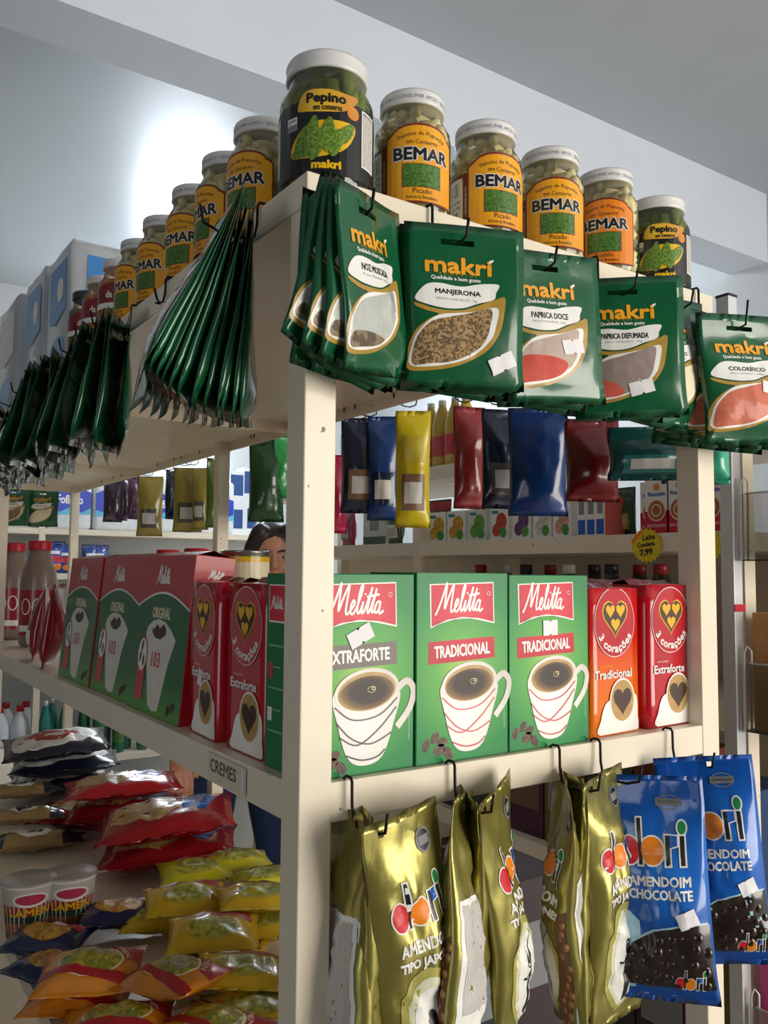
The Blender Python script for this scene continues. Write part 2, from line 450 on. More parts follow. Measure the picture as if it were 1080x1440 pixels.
# handwritten shelf tag on the near side rail
m_tagp = M('old_tape', 'e3d8c2', .4, var=.1, scale=60); m_ink = M('marker_ink', '6a645a', .6)
a = Art(); a.rect(-.052, .052, -.0145, .0145, m_tagp); a.up().text('CREMES', -.008, .002, m_ink, width=.07, height=.014, fat=.0004)
a.rect(.041, .046, -.012, .012, M('white_sticker', 'eceaf0', .5, var=.03))
p = on(318, 1087, 0, 0.); o = a.build('shelf_tag', flat(), rack); o.rotation_euler = (0, 0, -pi/2); o.location = (-.0002, p.y, LM-.019)

# rack across the aisle (front plane x=1.3) and rack along the back wall
BX = 1.30; BD = .42; BY = [.37, 1.56, 2.75]; BL = [.39, .14, -.26, -.70, -1.12]
rb = thing('shelf_rack', 'cream steel rack across the aisle stocked with small boxes and dark bottles', 'shelf rack', (0, 0, 0))
for Y in BY:
    for X in (BX, BX+BD):
        boxo('post', X, X+.04, Y, Y+.04, FLOOR, .46, m_steel, rb, .0015)
for z in BL:
    for i in range(2):
        boxo('shelf_board', BX+.002, BX+BD+.038, BY[i]+.04, BY[i+1], z-.045, z, m_steel, rb, .001)
boxo('back_panel', BX+BD+.040, BX+BD+.043, BY[0], BY[2]+.04, FLOOR+.1, BL[1]-.03, m_steel, rb)
kr = thing('shelf_rack', 'cream steel rack along the back wall stocked with paper rolls and bottles', 'shelf rack', (0, 0, 0))
KY = 4.40; KX = [-1.0, .695, 2.2]; KL = [.275, .015, -.45, -1.06]
for X in KX:
    boxo('post', X, X+.036, KY, KY+.036, FLOOR, .60, m_steel, kr, .0015)
for z in KL:
    boxo('shelf_board', KX[0], KX[-1], KY+.002, YB-.01, z-.035, z, m_steel, kr, .001)

# ------------------------------------------------------------------ shared print colours
def face_cam(p, off=0.):
    d = CAMP-Vector(p); return atan2(d.x, -d.y)+radians(off)
m_wht = M('print_white', 'f3f2ee', .4, var=.03, coat=.2)
m_cream = M('print_cream', 'f6e9c8', .4, var=.04, coat=.2)
m_blk = M('print_black', '17171a', .4, var=.1, coat=.2)
m_gry = M('print_grey', '8d8f92', .5, var=.1)
m_red = M('print_red', 'cf1f33', .35, var=.05, coat=.3)
m_mar = M('print_maroon', '7c2a1c', .4, var=.08, coat=.2)
m_amb = M('print_amber', 'f6b01c', .35, var=.10, scale=20, coat=.3, col2='f09d12')
m_ora = M('print_orange', 'f58a1a', .35, var=.08, scale=20, coat=.3)
m_gold = M('print_gold', 'b8923c', .35, var=.12, scale=25, coat=.3)
m_yel = M('print_yellow', 'f3c21b', .35, var=.08, coat=.3)
m_brn = M('print_brown', '4a2f22', .4, var=.2)
m_blu = M('print_blue', '1d5fc4', .35, var=.06, coat=.3)
m_leafpic = M('print_plants', '2f5a1e', .4, kind='voronoi', scale=900, col2='5f8a3a', coat=.2)
m_stick = M('price_sticker', 'f1eef2', .5, var=.02)
m_info = M('print_info_text', 'd9d6d0', .45, kind='wave', scale=160, col2='a9a6a2')
m_bar = M('print_barcode', 'eeeeee', .5, kind='wave', scale=260, col2='333333')
m_glass = clear('jar_glass', 'f6f8f0', .985, .03)
m_lidw = M('white_tin_lid', 'e3e2e2', .32, var=.03, coat=.3)
m_lidt = M('lid_lettering', '8a8d94', .5)

def chunks(name, parent, mat, n, r, z0, z1, rx, rz, seed, upright=False, core=None):
    rnd = random.Random(seed); bm = bmesh.new()
    for i in range(n):
        a = rnd.uniform(0, 2*pi); q = r-rx*rnd.uniform(.95, 1.35); z = z0+(z1-z0)*rnd.random()
        e = Euler((rnd.uniform(-.4, .4), rnd.uniform(-.4, .4), a)) if upright else Euler((rnd.uniform(0, 3), rnd.uniform(0, 3), a))
        ball(bm, (q*cos(a), q*sin(a), z), rx*rnd.uniform(.8, 1.15), rx*rnd.uniform(.8, 1.1), rz*rnd.uniform(.8, 1.2), 1, e)
    if core: lathe(bm, [(core*.96, z0), (core, z0+.004), (core, z1-.002), (core*.9, z1)], 16)
    return stuff(mk(name, bm, mat, parent))
def jar_glass(parent, R, h, rn, zs, zn):
    bm = bmesh.new()
    lathe(bm, [(R*.86, 0), (R*.97, .003), (R, .009), (R, zs), (R*.985, zs+.006), (rn+(R-rn)*.55, zs+(zn-zs)*.62), (rn*1.02, zn), (rn, zn+.004), (rn, h-.004)], 36)
    return mk('glass_body', bm, m_glass, parent)
def tin_lid(parent, r, h, t, mat, ribs=True, text=None):
    bm = bmesh.new()
    lathe(bm, [(r*.98, h-t), (r*1.015, h-t+.002), (r, h-t+.004), (r, h-.005), (r*1.012, h-.003), (r*.985, h), (r*.9, h-.0008), (r*.88, h-.002)], 36)
    o = mk('lid', bm, mat, parent)
    if text:
        a = Art(); a.text(text, 0, 0, m_lidt, width=2*pi*r*.96, height=.0042)
        a.build('lid_lettering', cyl(r, h-t*.55), o, grid=.01)
    return o

# ---- palm heart jar
m_palm = M('palm_heart', 'f3e8c4', .5, var=.2, scale=60, col2='dccb96')
def palm_jar(kindtext, label, loc, yaw, panel):
    t = thing('palm_heart_jar', label, 'jar', loc, (0, 0, yaw), 'palm heart jars on the top shelf')
    R = .0445; H = .146
    jar_glass(t, R, H, .0355, .098, .118); tin_lid(t, .0375, H, .017, m_lidw, text='CONSUMO IMEDIATO • NAO CONSUMIR APOS • SEGURO • MANTER FECHADO')
    chunks('palm_heart_pieces', t, m_palm, 120, R-.0015, .01, .108, .0085, .009, 4, core=.034); chunks('palm_heart_pieces', t, m_palm, 34, .036, .108, .124, .008, .008, 7, core=.024)
    a = Art()
    a.rect(-.083, -.034, .014, .079, m_mar, 1)
    a.poly([(-.043, .010), (.043, .010), (.043, .085), (.038, .089), (.034, .0905)]+[(.034*cos(q), .0905+.0105*sin(q)) for q in [pi*k/10 for k in range(1, 10)]]+[(-.034, .0905), (-.038, .089), (-.043, .085)], m_mar, 2)
    a.poly([(-.041, .012), (.041, .012), (.041, .0835), (.037, .0865), (.033, .088)]+[(.033*cos(q), .088+.0105*sin(q)) for q in [pi*k/10 for k in range(1, 10)]]+[(-.033, .088), (-.037, .0865), (-.041, .0835)], panel, 3)
    a.text('Palmito de Pupunha', 0, .0885, m_brn, width=.056, height=.0058, arc=.07, lay=4, bold=.0)
    a.text('em Conserva', 0, .0795, m_brn, width=.036, height=.0052, lay=4, bold=.0)
    a.text('BEMAR', 0, .0655, m_wht, width=.064, height=.0135, fat=.0019, lay=4)
    a.text('BEMAR', 0, .0655, m_blk, width=.064, height=.0135, fat=.0008, lay=5)
    a.rect(-.0225, .0225, .0275, .0545, m_mar, 4); a.rect(-.0215, .0215, .0283, .0537, m_leafpic, 5)
    a.text(kindtext, 0, .0235, m_brn, height=.0058, lay=4)
    a.text('Indústria Brasileira', 0, .0165, m_brn, width=.036, height=.004, lay=4)
    a.poly(bez([(-.079, .018), (-.053, .018), (-.05, .022), (-.05, .069), (-.054, .074), (-.076, .074), (-.08, .07), (-.081, .022)], 3), m_wht, 2)
    a.rect(-.076, -.056, .02, .034, m_bar, 3); a.text('Peso drenado: 300g', -.066, .046, m_blk, width=.024, height=.004, lay=3); a.text('Peso líquido: 550g', -.066, .039, m_blk, width=.024, height=.004, lay=3)
    a.rect(-.076, -.055, .053, .07, m_info, 3)
    a.text('NAO CONTEM GLUTEN', -.0455, .045, m_wht, width=.034, height=.0022, rot=pi/2, lay=3)
    a.build('paper_label', cyl(R+.0003), t, grid=.007)
    return t
jx = [.165, .277, .388, .492]
J0 = palm_jar('Picado', 'yellow palm heart jar just right of the large black-labelled pickle jar', (jx[0], .052, LT), face_cam((jx[0], .052, 0), 15), m_amb)
def jdup(src, loc, off, label): return dup(src, loc, (0, 0, face_cam(loc, off)), label)
jdup(J0, (jx[1], .052, LT), 27, 'second yellow palm heart jar right of the large pickle jar')
jdup(J0, (jx[2], .052, LT), 13, 'third yellow palm heart jar, next to the orange-labelled palm heart jar')
J1 = palm_jar('Rodela', 'orange-labelled palm heart jar in slices beside the small pickle jar', (jx[3], .05, LT), face_cam((jx[3], .05, 0), -2), m_ora)
for Y, off, lb in ((.204, -40, 'palm heart jar left of the large pickle jar, nearest on the shaded side'), (.306, -62, 'second palm heart jar on the shaded side, turned away from view'),
                   (.418, -42, 'third palm heart jar on the shaded side of the top shelf'), (.545, -50, 'fourth palm heart jar on the shaded side of the top shelf'),
                   (.658, -58, 'fifth and last palm heart jar on the shaded side, beside the corn jars')):
    jdup(J0, (.05, Y, LT), off, lb)

# ---- pickle jar
m_pick = M('pickled_cucumber', '6c7a22', .35, var=.3, scale=45, col2='8f9a35', bump=.3, bscale=160)
m_brine = clear('brine_glass', 'e6ecc4', .9, .03)
m_pickpic = M('print_cucumbers', '47701f', .4, kind='voronoi', scale=700, col2='7d9c3c')
m_bann = radial('print_gold_banner', [(0, 'f0c63a'), (.6, 'd99a35'), (1, 'c98a52')], (-.01, -.05, .09), .05)
m_lblk = M('print_label_black', '15161a', .35, var=.15, coat=.3)
def pickle_jar(label, loc, yaw, s=1.):
    t = thing('pickle_jar', label, 'jar', loc, (0, 0, yaw), 'pickle jars on the top shelf')
    t.scale = (s, s, s); R = .0515; H = .152
    jar_glass(t, R, H, .042, .101, .123); tin_lid(t, .0445, H, .0185, m_lidw)
    chunks('cucumbers', t, m_pick, 46, R-.003, .02, .128, .0115, .026, 9, True, core=.034)
    a = Art()
    a.rect(-.092, .092, .012, .092, m_lblk, 1)
    a.poly(bez([(-.030, .083), (-.022, .1005), (.0, .103), (.022, .1005), (.037, .099), (.030, .088), (.018, .0805), (0, .0785), (-.018, .0795)], 5), m_bann, 2)
    a.text('Pepino', .0015, .0925, m_blk, width=.041, height=.0125, fat=.0007, lay=3); a.text('em conserva', .003, .0828, m_blk, width=.03, height=.0042, fat=.0002, lay=3)
    a.poly(bez([(-.038, .034), (-.034, .05), (-.018, .066), (.004, .07), (.032, .068), (.03, .052), (.018, .038), (-.002, .031), (-.022, .03)], 6), m_yel, 2)
    rnd = random.Random(5)
    for k, (x, y, ro, l) in enumerate(((-.022, .037, .1, .016), (-.024, .05, 1.1, .017), (-.013, .056, 1.4, .019), (-.006, .045, 1.2, .02), (.004, .054, 1.5, .019), (.012, .046, 1.3, .016), (.022, .056, 1.0, .014))):
        a.ellipse(x, y, l, .0062, m_pickpic, 3+k, 16, rot=ro)
    a.ellipse(.031, .0815, .0072, .0072, m_ora, 3, 20); a.ellipse(.031, .0815, .005, .005, m_bann, 4, 20)
    a.rect(-.044, -.03, .062, .077, m_gry, 2); a.rect(-.0435, -.0305, .069, .0765, m_wht, 3); a.text('glúten', -.037, .073, m_blk, width=.011, height=.004, lay=4)
    a.rect(.043, .066, .028, .09, m_wht, 2); a.rect(.045, .064, .03, .088, m_info, 3); a.text('INFORMACAO NUTRICIONAL', .0545, .0865, m_blk, width=.02, height=.0022, lay=4)
    a.text('makri', .002, .0225, m_yel, width=.03, height=.008, fat=.0007, lay=3)
    a.rect(-.088, -.06, .02, .085, m_info, 2); a.rect(-.086, -.07, .022, .036, m_bar, 3)
    a.build('paper_label', cyl(R+.0003), t, grid=.008)
    return t
P0 = pickle_jar('large black-labelled pickle jar on the near corner of the top shelf', (.056, .062, LT+.0005), face_cam((.056, .062, 0), -2))
dup(P0, (.603, .052, LT), (0, 0, face_cam((.603, .052, 0), 12)), 'small black-labelled pickle jar at the right end of the top shelf', scale=.90)

# ---- sweetcorn / vegetable jars with maroon labels
m_veg = M('diced_vegetables', 'd8a04a', .5, kind='voronoi', scale=160, col2='b65a3a')
m_olive = M('olives', '6d7a35', .45, var=.3, scale=80, col2='8b6a40')
def rio_jar(label, loc, off, cont, lid):
    t = thing('preserve_jar', label, 'jar', loc, (0, 0, face_cam(loc, off)), 'maroon-labelled preserve jars')
    R = .040; H = .150
    jar_glass(t, R, H, .031, .104, .122); tin_lid(t, .0335, H, .015, lid)
    bm = bmesh.new(); lathe(bm, [(R*.9, .004), (R*.94, .01), (R*.94, .104), (R*.8, .114), (R*.6, .116)], 24); mk('contents', bm, cont, t)
    a = Art(); a.rect(-.06, .06, .066, .07, m_gry, 1)
    a.poly([(-.06, .068), (.06, .068), (.06, .09), (.035, .096), (0, .105), (-.035, .096), (-.06, .09)], M('print_wine', '8b1f30', .4, coat=.2), 2)
    a.poly([(-.06, .058), (.06, .058), (.06, .068), (-.06, .068)], m_wht, 2)
    a.text('da Rio', .004, .083, m_wht, width=.034, height=.012, fat=.0005, lay=3)
    a.build('paper_label', cyl(R+.0003), t, grid=.008); return t
rio_jar('preserve jar with a maroon label, right next to the palm heart jars', (.05, .775, LT), -22, m_veg, m_lidw)
rio_jar('middle one of the three maroon-labelled preserve jars', (.05, .880, LT), -22, m_veg, m_lidw)
rio_jar('green-filled preserve jar with a maroon label beside the paper roll packs', (.05, .985, LT), -14, m_olive, M('dark_lid', '3c3f3a', .4))

# ---- paper roll packs on the top shelf
m_paper = M('white_paper_roll', 'e8ebee', .8, var=.06, scale=25)
m_wrap = clear('roll_wrap_film', 'eef4fa', .55, .18, body=1)
m_pblue = M('print_sky_blue', '1f86d6', .35, var=.08, coat=.3)
m_pnavy = M('print_navy', '1c3f9a', .35, var=.08, coat=.3)
def roll_pack(label, x0, x1, y0, y1, h, seed, cols, rows=2):
    t = thing('paper_roll_pack', label, 'paper rolls', ((x0+x1)/2, (y0+y1)/2, LT), (0, 0, 0), 'paper roll packs on the top shelf')
    dx, dy = (x1-x0), (y1-y0); r = dx/4; ny = max(1, int(round(dy/(2*r)))); r2 = dy/(2*ny)
    for k in range(rows):
        for i in range(2):
            for j in range(ny):
                bm = bmesh.new(); lathe(bm, [(min(r, r2)*.2, 0), (min(r, r2)*.96, 0), (min(r, r2)*.96, h/rows-.002), (min(r, r2)*.2, h/rows-.002)], 16, smooth=False, cap=False)
                mk('paper_roll', bm, m_paper, t, loc=(-dx/4+i*dx/2, -dy/2+r2*(2*j+1), k*h/rows+.001))
    bm = bmesh.new(); box(bm, -dx/2-.002, dx/2+.002, -dy/2-.002, dy/2+.002, 0, h+.004)
    bev(bm, .012, 2); bmesh.ops.subdivide_edges(bm, edges=bm.edges[:], cuts=1, use_grid_fill=True)
    rnd = random.Random(seed)
    for v in bm.verts:
        if v.co.z > .01: v.co += Vector((rnd.uniform(-.0015, .0015), rnd.uniform(-.0015, .0015), rnd.uniform(-.004, .005)))
    mk('plastic_wrap', bm, m_wrap, t, smooth=True)
    # printed shapes on the wrap, left (-x) face and near (-y) face
    for face in (0, 1):
        w = dy if face == 0 else dx
        a = Art(.0004); a.poly([(-w*.36, h*.5), (-w*.1, h*.46), (w*.36, h*.52), (w*.37, h*.9), (-w*.36, h*.91)], cols[0], 1)
        a.poly(bez([(-w*.34, h*.12), (w*.1, h*.09), (w*.33, h*.2), (w*.2, h*.34), (-w*.2, h*.31)], 5), cols[1], 1); a.ellipse(w*.12, h*.7, w*.13, h*.09, m_wht, 2, 18)
        o = a.build('wrap_print', flat(-.003), t)
        if face == 0: o.rotation_euler = (0, 0, -pi/2); o.location = (-dx/2, 0, 0)
        else: o.location = (0, -dy/2, 0)
    return t
def tp(label, u0, u1, vtop, seed, cols, x0=.03, x1=.23, dy=.2):
    A = on(u0, vtop, 0, x0+.02); B = on(u1, vtop, 0, x0+.02)
    return A.y, B.y
roll_pack('tall pack of paper rolls with a bright blue panel beside the preserve jars', .03, .25, 1.06, 1.26, .285, 1, (m_pblue, m_pblue), 2)
roll_pack('pack of paper rolls with blue print, second from the preserve jars', .03, .25, 1.30, 1.50, .30, 2, (m_pblue, m_wht), 2)
roll_pack('mostly clear pack of white paper rolls, third from the preserve jars', .02, .24, 1.55, 1.80, .30, 3, (m_wht, m_pblue), 2)
roll_pack('pack of paper rolls with blue print, fourth from the preserve jars', .03, .25, 1.85, 2.05, .26, 4, (m_pblue, m_wht), 2)
roll_pack('pack of paper rolls with navy panel at the far left of the top shelf', .03, .25, 2.12, 2.40, .24, 5, (m_pblue, m_pnavy), 2)
# ------------------------------------------------------------------ wire hooks and hanging packets
m_wire = M('black_wire', '1d1b1c', .4, metal=.6, var=.2)
def hook(label, loc, rotz, drop=.058, reach=.062, tip=.024, group='wire hooks on the rack', both=False):
    t = thing('wire_hook', label, 'hook', loc, (0, 0, rotz), group)
    pts = [(0, .010, -.018), (0, .010, .0015), (0, .006, .0036), (0, -.002, .0036), (0, -.0045, 0), (0, -.0050, -drop*.55), (0, -.008, -drop*.9), (0, -.018, -drop), (0, -reach*.7, -drop), (0, -reach, -drop+.006), (0, -reach-.004, -drop+tip)]
    bm = bmesh.new(); tube(bm, [(x, y, z) for x, y, z in pts], .0016, 6); mk('wire', bm, m_wire, t); return t

# ---- spice packets
m_mk = M('green_packet_film', '0f5b37', .24, var=.08, scale=12, coat=.5, bump=.12, bscale=38)
MW, MH = .130, .172
def mc(x, y): return ((x-440-.11*y)*.000136, .086-(y+85)*.000126)
LEAF_W = [(100, 575), (115, 510), (180, 440), (280, 425), (450, 440), (600, 405), (752, 397), (738, 470), (725, 530), (600, 575), (480, 625), (340, 638), (200, 615)]
LEAF_G = [(100, 600), (230, 640), (350, 652), (480, 640), (600, 592), (735, 530), (815, 505), (822, 650), (800, 820), (700, 980), (500, 1100), (300, 1148), (120, 1150), (95, 1050), (90, 950), (125, 830), (210, 740), (290, 690), (200, 668), (110, 630)]
LEAF_I = [(112, 960), (140, 850), (220, 745), (310, 692), (450, 668), (560, 650), (690, 607), (770, 610), (765, 760), (730, 880), (600, 1020), (400, 1100), (130, 1118)]
LEAF_C = [(128, 960), (160, 850), (245, 752), (400, 702), (540, 662), (712, 612), (714, 780), (682, 900), (600, 990), (450, 1070), (250, 1100), (140, 1104)]
def spice_art(txt, sub, win, fill=None, txtw=.05):
    a = Art(.00018)
    a.poly(bez([mc(*p) for p in LEAF_G], 4), m_gold, 1)
    a.poly(bez([mc(*p) for p in LEAF_W], 4), m_wht, 2)
    a.poly(bez([mc(*p) for p in LEAF_I], 4), m_wht, 2)
    a.poly(bez([mc(*p) for p in LEAF_C], 4), win, 3)
    if fill: a.poly(bez([mc(*p) for p in fill[0]], 4), fill[1], 4)
    x, y = mc(415, 262); a.text('makri', x, y, m_yel_mk, width=.071, height=.0165, fat=.0009, lay=2)
    x, y = mc(668, 215); a.poly([(x-.002, y-.001), (x+.003, y+.0015), (x+.0035, y+.004), (x-.001, y+.0025)], m_wht, 3)
    x, y = mc(415, 340); a.text('ALIMENTOS', x, y, m_gold, width=.042, height=.0026, lay=2, space=1.6)
    x, y = mc(405, 380); a.text('Qualidade e bom gosto', x, y, m_wht, width=.054, height=.0052, lay=2, fat=.00015)
    x, y = mc(430, 500); a.text(txt, x, y, m_blk, width=txtw, height=.0066, lay=3, fat=.00025)
    x, y = mc(425, 560); a.text(sub, x, y, m_gry, width=.045, height=.003, lay=3)
    return a
m_yel_mk = M('print_logo_amber', 'f2a81f', .35, var=.06, coat=.3)
m_oreg = M('dried_marjoram', 'a9895e', .7, kind='voronoi', scale=480, col2='5e4a2c')
m_papr = M('paprika_powder', 'd9594a', .7, var=.1, scale=40, col2='c8483a')
m_haze = M('powdered_film', 'c9b0a4', .35, var=.2, scale=30, coat=.4)
m_smok = M('dusty_film', 'a08d86', .35, var=.18, scale=40, coat=.4)
m_colo = M('annatto_powder', 'cf6b4e', .6, var=.08, scale=30, coat=.3)
m_cinn = M('pale_powder', 'efe2c0', .6, var=.05, coat=.3)
m_nut = M('nutmeg_pieces', '8b7a60', .5, kind='voronoi', scale=180, col2='5b4a38', coat=.3)
m_clearf = M('milky_clear_film', 'c5cbc6', .2, var=.15, scale=25, coat=.6)
SLOT = (-.026, .010, .064, .070)
def sticker(name, parent, surf, x, y, rot, w=.030, h=.0165):
    a = Art(.00022); c, s = cos(rot), sin(rot)
    q = [(-w/2, -h/2), (-.002, -h/2), (0, -h/2+.0022), (.002, -h/2), (w/2, -h/2), (w/2, h/2), (.002, h/2), (0, h/2-.0022), (-.002, h/2), (-w/2, h/2)]
    a.poly([(x+p[0]*c-p[1]*s, y+p[0]*s+p[1]*c) for p in q], m_stick, 6); return a.build(name, surf, parent, grid=.01)
def spice_packet(label, group, art, stick=None, seed=0, **kw):
    t = thing('spice_packet', label, 'spice packet', (0, 0, 0), (0, 0, 0), group)
    kw = dict(dict(t=.016, wr=.0011, a=.45, b=1.3, pin=.03, ct=.030, cb=.012, fold=.004), **kw)
    p = Pouch(MW, MH, seed=seed, **kw); ob = p.mesh('pouch', m_mk, t, slot=SLOT, nu=14, nv=18)
    # origin at the hanging slot
    f0 = p.front(); dz = .067
    art.build('front_print', f0, t, grid=.008, clip=(-.0635, .0635, -.078, .084))
    if stick: sticker('price_sticker', t, f0, *stick)
    for c in kids(t): c.location = (.008, 0, -dz)
    return t
def hang(src, base, yaw, roll, pitch, label, group=None, skip=(), first=False):
    rot = (radians(pitch), radians(roll), yaw)
    if first: src.location = base; src.rotation_euler = rot; src['label'] = label; return src
    return dup(src, base, rot, label, group, skip)
R_ = radians
fill_pap = ([(132, 960), (150, 880), (300, 860), (480, 880), (600, 930), (560, 1015), (450, 1070), (250, 1100), (140, 1104)], m_papr)
fill_smo = ([(132, 1000), (160, 930), (300, 940), (420, 1000), (440, 1075), (250, 1100), (140, 1104)], m_papr)
G = {}
G['noz'] = spice_packet('x', 'nutmeg packets', spice_art('NOZ MOSCADA', 'Peso líquido 10g', m_clearf, ([(150, 1000), (300, 980), (480, 1000), (560, 1015), (450, 1070), (250, 1100), (140, 1104)], m_nut)), None, 1, fold=.010)
G['manj'] = spice_packet('x', 'marjoram packets', spice_art('MANJERONA', 'PESO LIQUIDO  7g', m_oreg), (.040, -.058, .45), 2)
G['doce'] = spice_packet('x', 'sweet paprika packets', spice_art('PAPRICA DOCE', 'PESO LIQUIDO  50g', m_haze, fill_pap), (.019, -.022, .12), 3)
G['defu'] = spice_packet('x', 'smoked paprika packets', spice_art('PAPRICA DEFUMADA', 'PESO LIQUIDO  50g', m_smok, fill_smo, .058), (.008, -.052, .22), 4)
G['po'] = spice_packet('x', 'pale powder packets', spice_art('PÓ DE ALHO', 'PESO LIQUIDO  50g', m_cinn), (.052, -.06, 1.2), 5)
G['col'] = spice_packet('x', 'annatto packets', spice_art('COLORÍFICO', 'PESO LIQUIDO  100g', m_colo), (.02, -.015, -.25), 6, t=.034, wr=.0022, fold=.006)
KIDS.clear()
def stack(key, hx, n, yaws, rolls, frontlabel, restlabel, grp, hz=LT, drop=.058, y0=-.016, dy=-.009, jz=0., rotz=0., first=True, pitch=0.):
    """n packets on one hook whose reach runs along local -y; last one is the front one"""
    src = G[key]
    for i in range(n):
        d = y0+dy*i
        if rotz == 0.: base = (hx, d, hz-drop+.0035+jz*i)
        else: base = (d, hx, hz-drop+.0035+jz*i)
        fr = i == n-1
        o = hang(src, base, rotz+R_(yaws[i]), rolls[i], pitch, frontlabel if fr else restlabel, grp, (() if fr else ('price_sticker',)), first=(fr and first))
        if key == 'col': o.scale = (1.2, 1.2, 1.02)
# end face, from the near corner to the right
EH = [.034, .150, .277, .412, .637]
hook('black wire hook on the top rail holding the nutmeg packets', (EH[0], -.002, LT), 0)
stack('noz', EH[0], 6, [8, 12, 16, 20, 22, 24], [4, -3, 16, 10, 3, -7], 'glossy green nutmeg packet, foremost of the fan on the near corner', 'green spice packet fanned out behind the nutmeg packet', 'nutmeg packets', dy=-.0075)
hook('black wire hook on the top rail holding the marjoram packets', (EH[1], -.002, LT), 0)
stack('manj', EH[1], 5, [-10, -14, -18, -20, -22], [3, -2, 1, -1, 0], 'green marjoram packet showing brown dried herb through a leaf-shaped window', 'green spice packet hanging behind the marjoram packet', 'marjoram packets', dy=-.0085)
hook('black wire hook on the top rail holding the sweet paprika packets', (EH[2], -.002, LT), 0)
stack('doce', EH[2], 5, [-4, -12, -6, -10, -9], [2, -5, 0, -6, -4], 'green sweet paprika packet half filled with pale red powder', 'green spice packet hanging behind the sweet paprika packet', 'sweet paprika packets', dy=-.0085)
hook('black wire hook on the top rail holding the smoked paprika packets', (EH[3], -.002, LT), 0)
stack('defu', EH[3], 4, [-10, -25, -30, -36], [-5, 2, -2, -2], 'green smoked paprika packet with a greyish window and little red powder', 'green spice packet hanging behind the smoked paprika packet', 'smoked paprika packets', dy=-.0095)
hook('black wire hook on the top rail holding the pale powder packets', (.520, -.002, LT), 0)
stack('po', .520, 3, [4, -8, 2], [3, 6, -4], 'green packet with a pale cream window half hidden behind the smoked paprika', 'green spice packet hanging behind the pale powder packet', 'pale powder packets', dy=-.008)
hook('long black wire hook at the right end of the top rail holding the annatto packets', (EH[4]-.02, -.002, LT), 0, drop=.072, reach=.075, tip=.038)
stack('col', EH[4]-.016, 4, [-30, -4, -22, -14], [5, -4, 3, -3], 'puffy green annatto packet with an orange-red window at the right end', 'green spice packet hanging behind the annatto packet', 'annatto packets', drop=.072, dy=-.016, jz=0.)
# shaded side: the reach runs along -x
m_back = M('packet_back_print', '9aa39c', .35, kind='wave', scale=120, col2='5f6a62', coat=.4)
rs = random.Random(11)
SIDE = [(.100, 13), (.535, 4), (.625, 4), (.725, 5), (.860, 5), (.990, 5), (1.125, 5), (1.265, 5), (1.42, 4), (1.60, 4)]
ORD = ['nearest the corner', 'second', 'third', 'fourth', 'fifth', 'sixth', 'seventh', 'eighth', 'ninth', 'tenth']
keys = ['manj', 'noz', 'doce', 'po', 'defu']
for i, (Y, n) in enumerate(SIDE):
    hook('wire hook on the shaded side rail, '+(ORD[i]+' loaded one from the corner' if i else 'loaded with the thick stack nearest the corner'), (-.002, Y, LT), -pi/2, drop=.04, reach=.066 if i == 0 else .06)
    for j in range(n):
        k = keys[(i*2+j) % 5] if i else 'noz'
        yaw = R_(-110+rs.uniform(-10, 14) if i else -116+j*.9+rs.uniform(-3, 3)); roll = rs.uniform(-7, 7) if i else 9-j*1.3
        dx = -.014-j*(.0036 if i == 0 else .0075); pt = -j*1.9+rs.uniform(-.6, .6) if i == 0 else -j*4.5+rs.uniform(-2, 2)
        if i == 0: wh = 'in the thick stack hooked nearest the corner' if j < n-1 else 'with pale edge, outermost of the thick stack nearest the corner'
        else: wh = 'on the %s loaded hook of the shaded side' % ORD[i] if j < n-1 else 'outermost on the %s loaded hook of the shaded side' % ORD[i]
        o = hang(G[k], (dx, Y+rs.uniform(-.004, .004), LT-(.05 if i == 0 else .045)), yaw, roll, pt, 'dark green spice packet '+wh, 'spice packets along the shaded side', ('price_sticker',) if (i+j) % 3 else ())
        o.scale = (1.25, 1.2, 1.25 if i == 0 else 1.15)
hook('empty looped wire hook on the side rail between the packet stacks', (-.002, .385, LT), -pi/2, drop=.036, reach=.016, tip=.02)
# two packets at the far end of the rack
for X, lb in ((.375, 'small green packet with a pale window hanging at the far end of the rack'), (.50, 'second small green packet at the far end, nearest the blue paper packs')):
    hook('wire hook at the far end of the rack, '+('left' if X < .45 else 'right')+' of the two', (X, RACKY[-1]+PA+.002, LT), pi, drop=.05, reach=.03)
    hang(G['manj' if X < .45 else 'po'], (X, RACKY[-1]+PA+.03, LT-.047), R_(-20), 0, 0, lb, 'packets at the far end', ('price_sticker',))
# ------------------------------------------------------------------ coffee boxes on the middle shelf
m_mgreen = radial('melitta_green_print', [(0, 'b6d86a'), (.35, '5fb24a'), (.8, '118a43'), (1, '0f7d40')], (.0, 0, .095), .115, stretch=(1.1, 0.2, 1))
m_mside = M('melitta_side_green', '147a43', .4, var=.06, coat=.0)
m_mred = radial('melitta_red_print', [(0, 'ea4458'), (.6, 'd5213c'), (1, 'c4152f')], (0, 0, .165), .06)
m_choc = M('print_chocolate', '4d3a34', .4, var=.1, coat=.2)
m_cup = radial('print_cup_white', [(0, 'ffffff'), (.6, 'f4efe9'), (1, 'd9d0c8')], (-.005, 0, .05), .075)
m_coffee = radial('print_coffee', [(0, '2a211e'), (.6, '3b2c24'), (.9, '8a6a43'), (1, 'c49a5c')], (.006, 0, .083), .036, stretch=(1, 0, 1.8))
m_bean = M('print_bean', '6a3f2a', .4, kind='voronoi', scale=260, col2='3a2015')
m_foam = M('print_crema', 'c9a15f', .4, var=.2, scale=90)
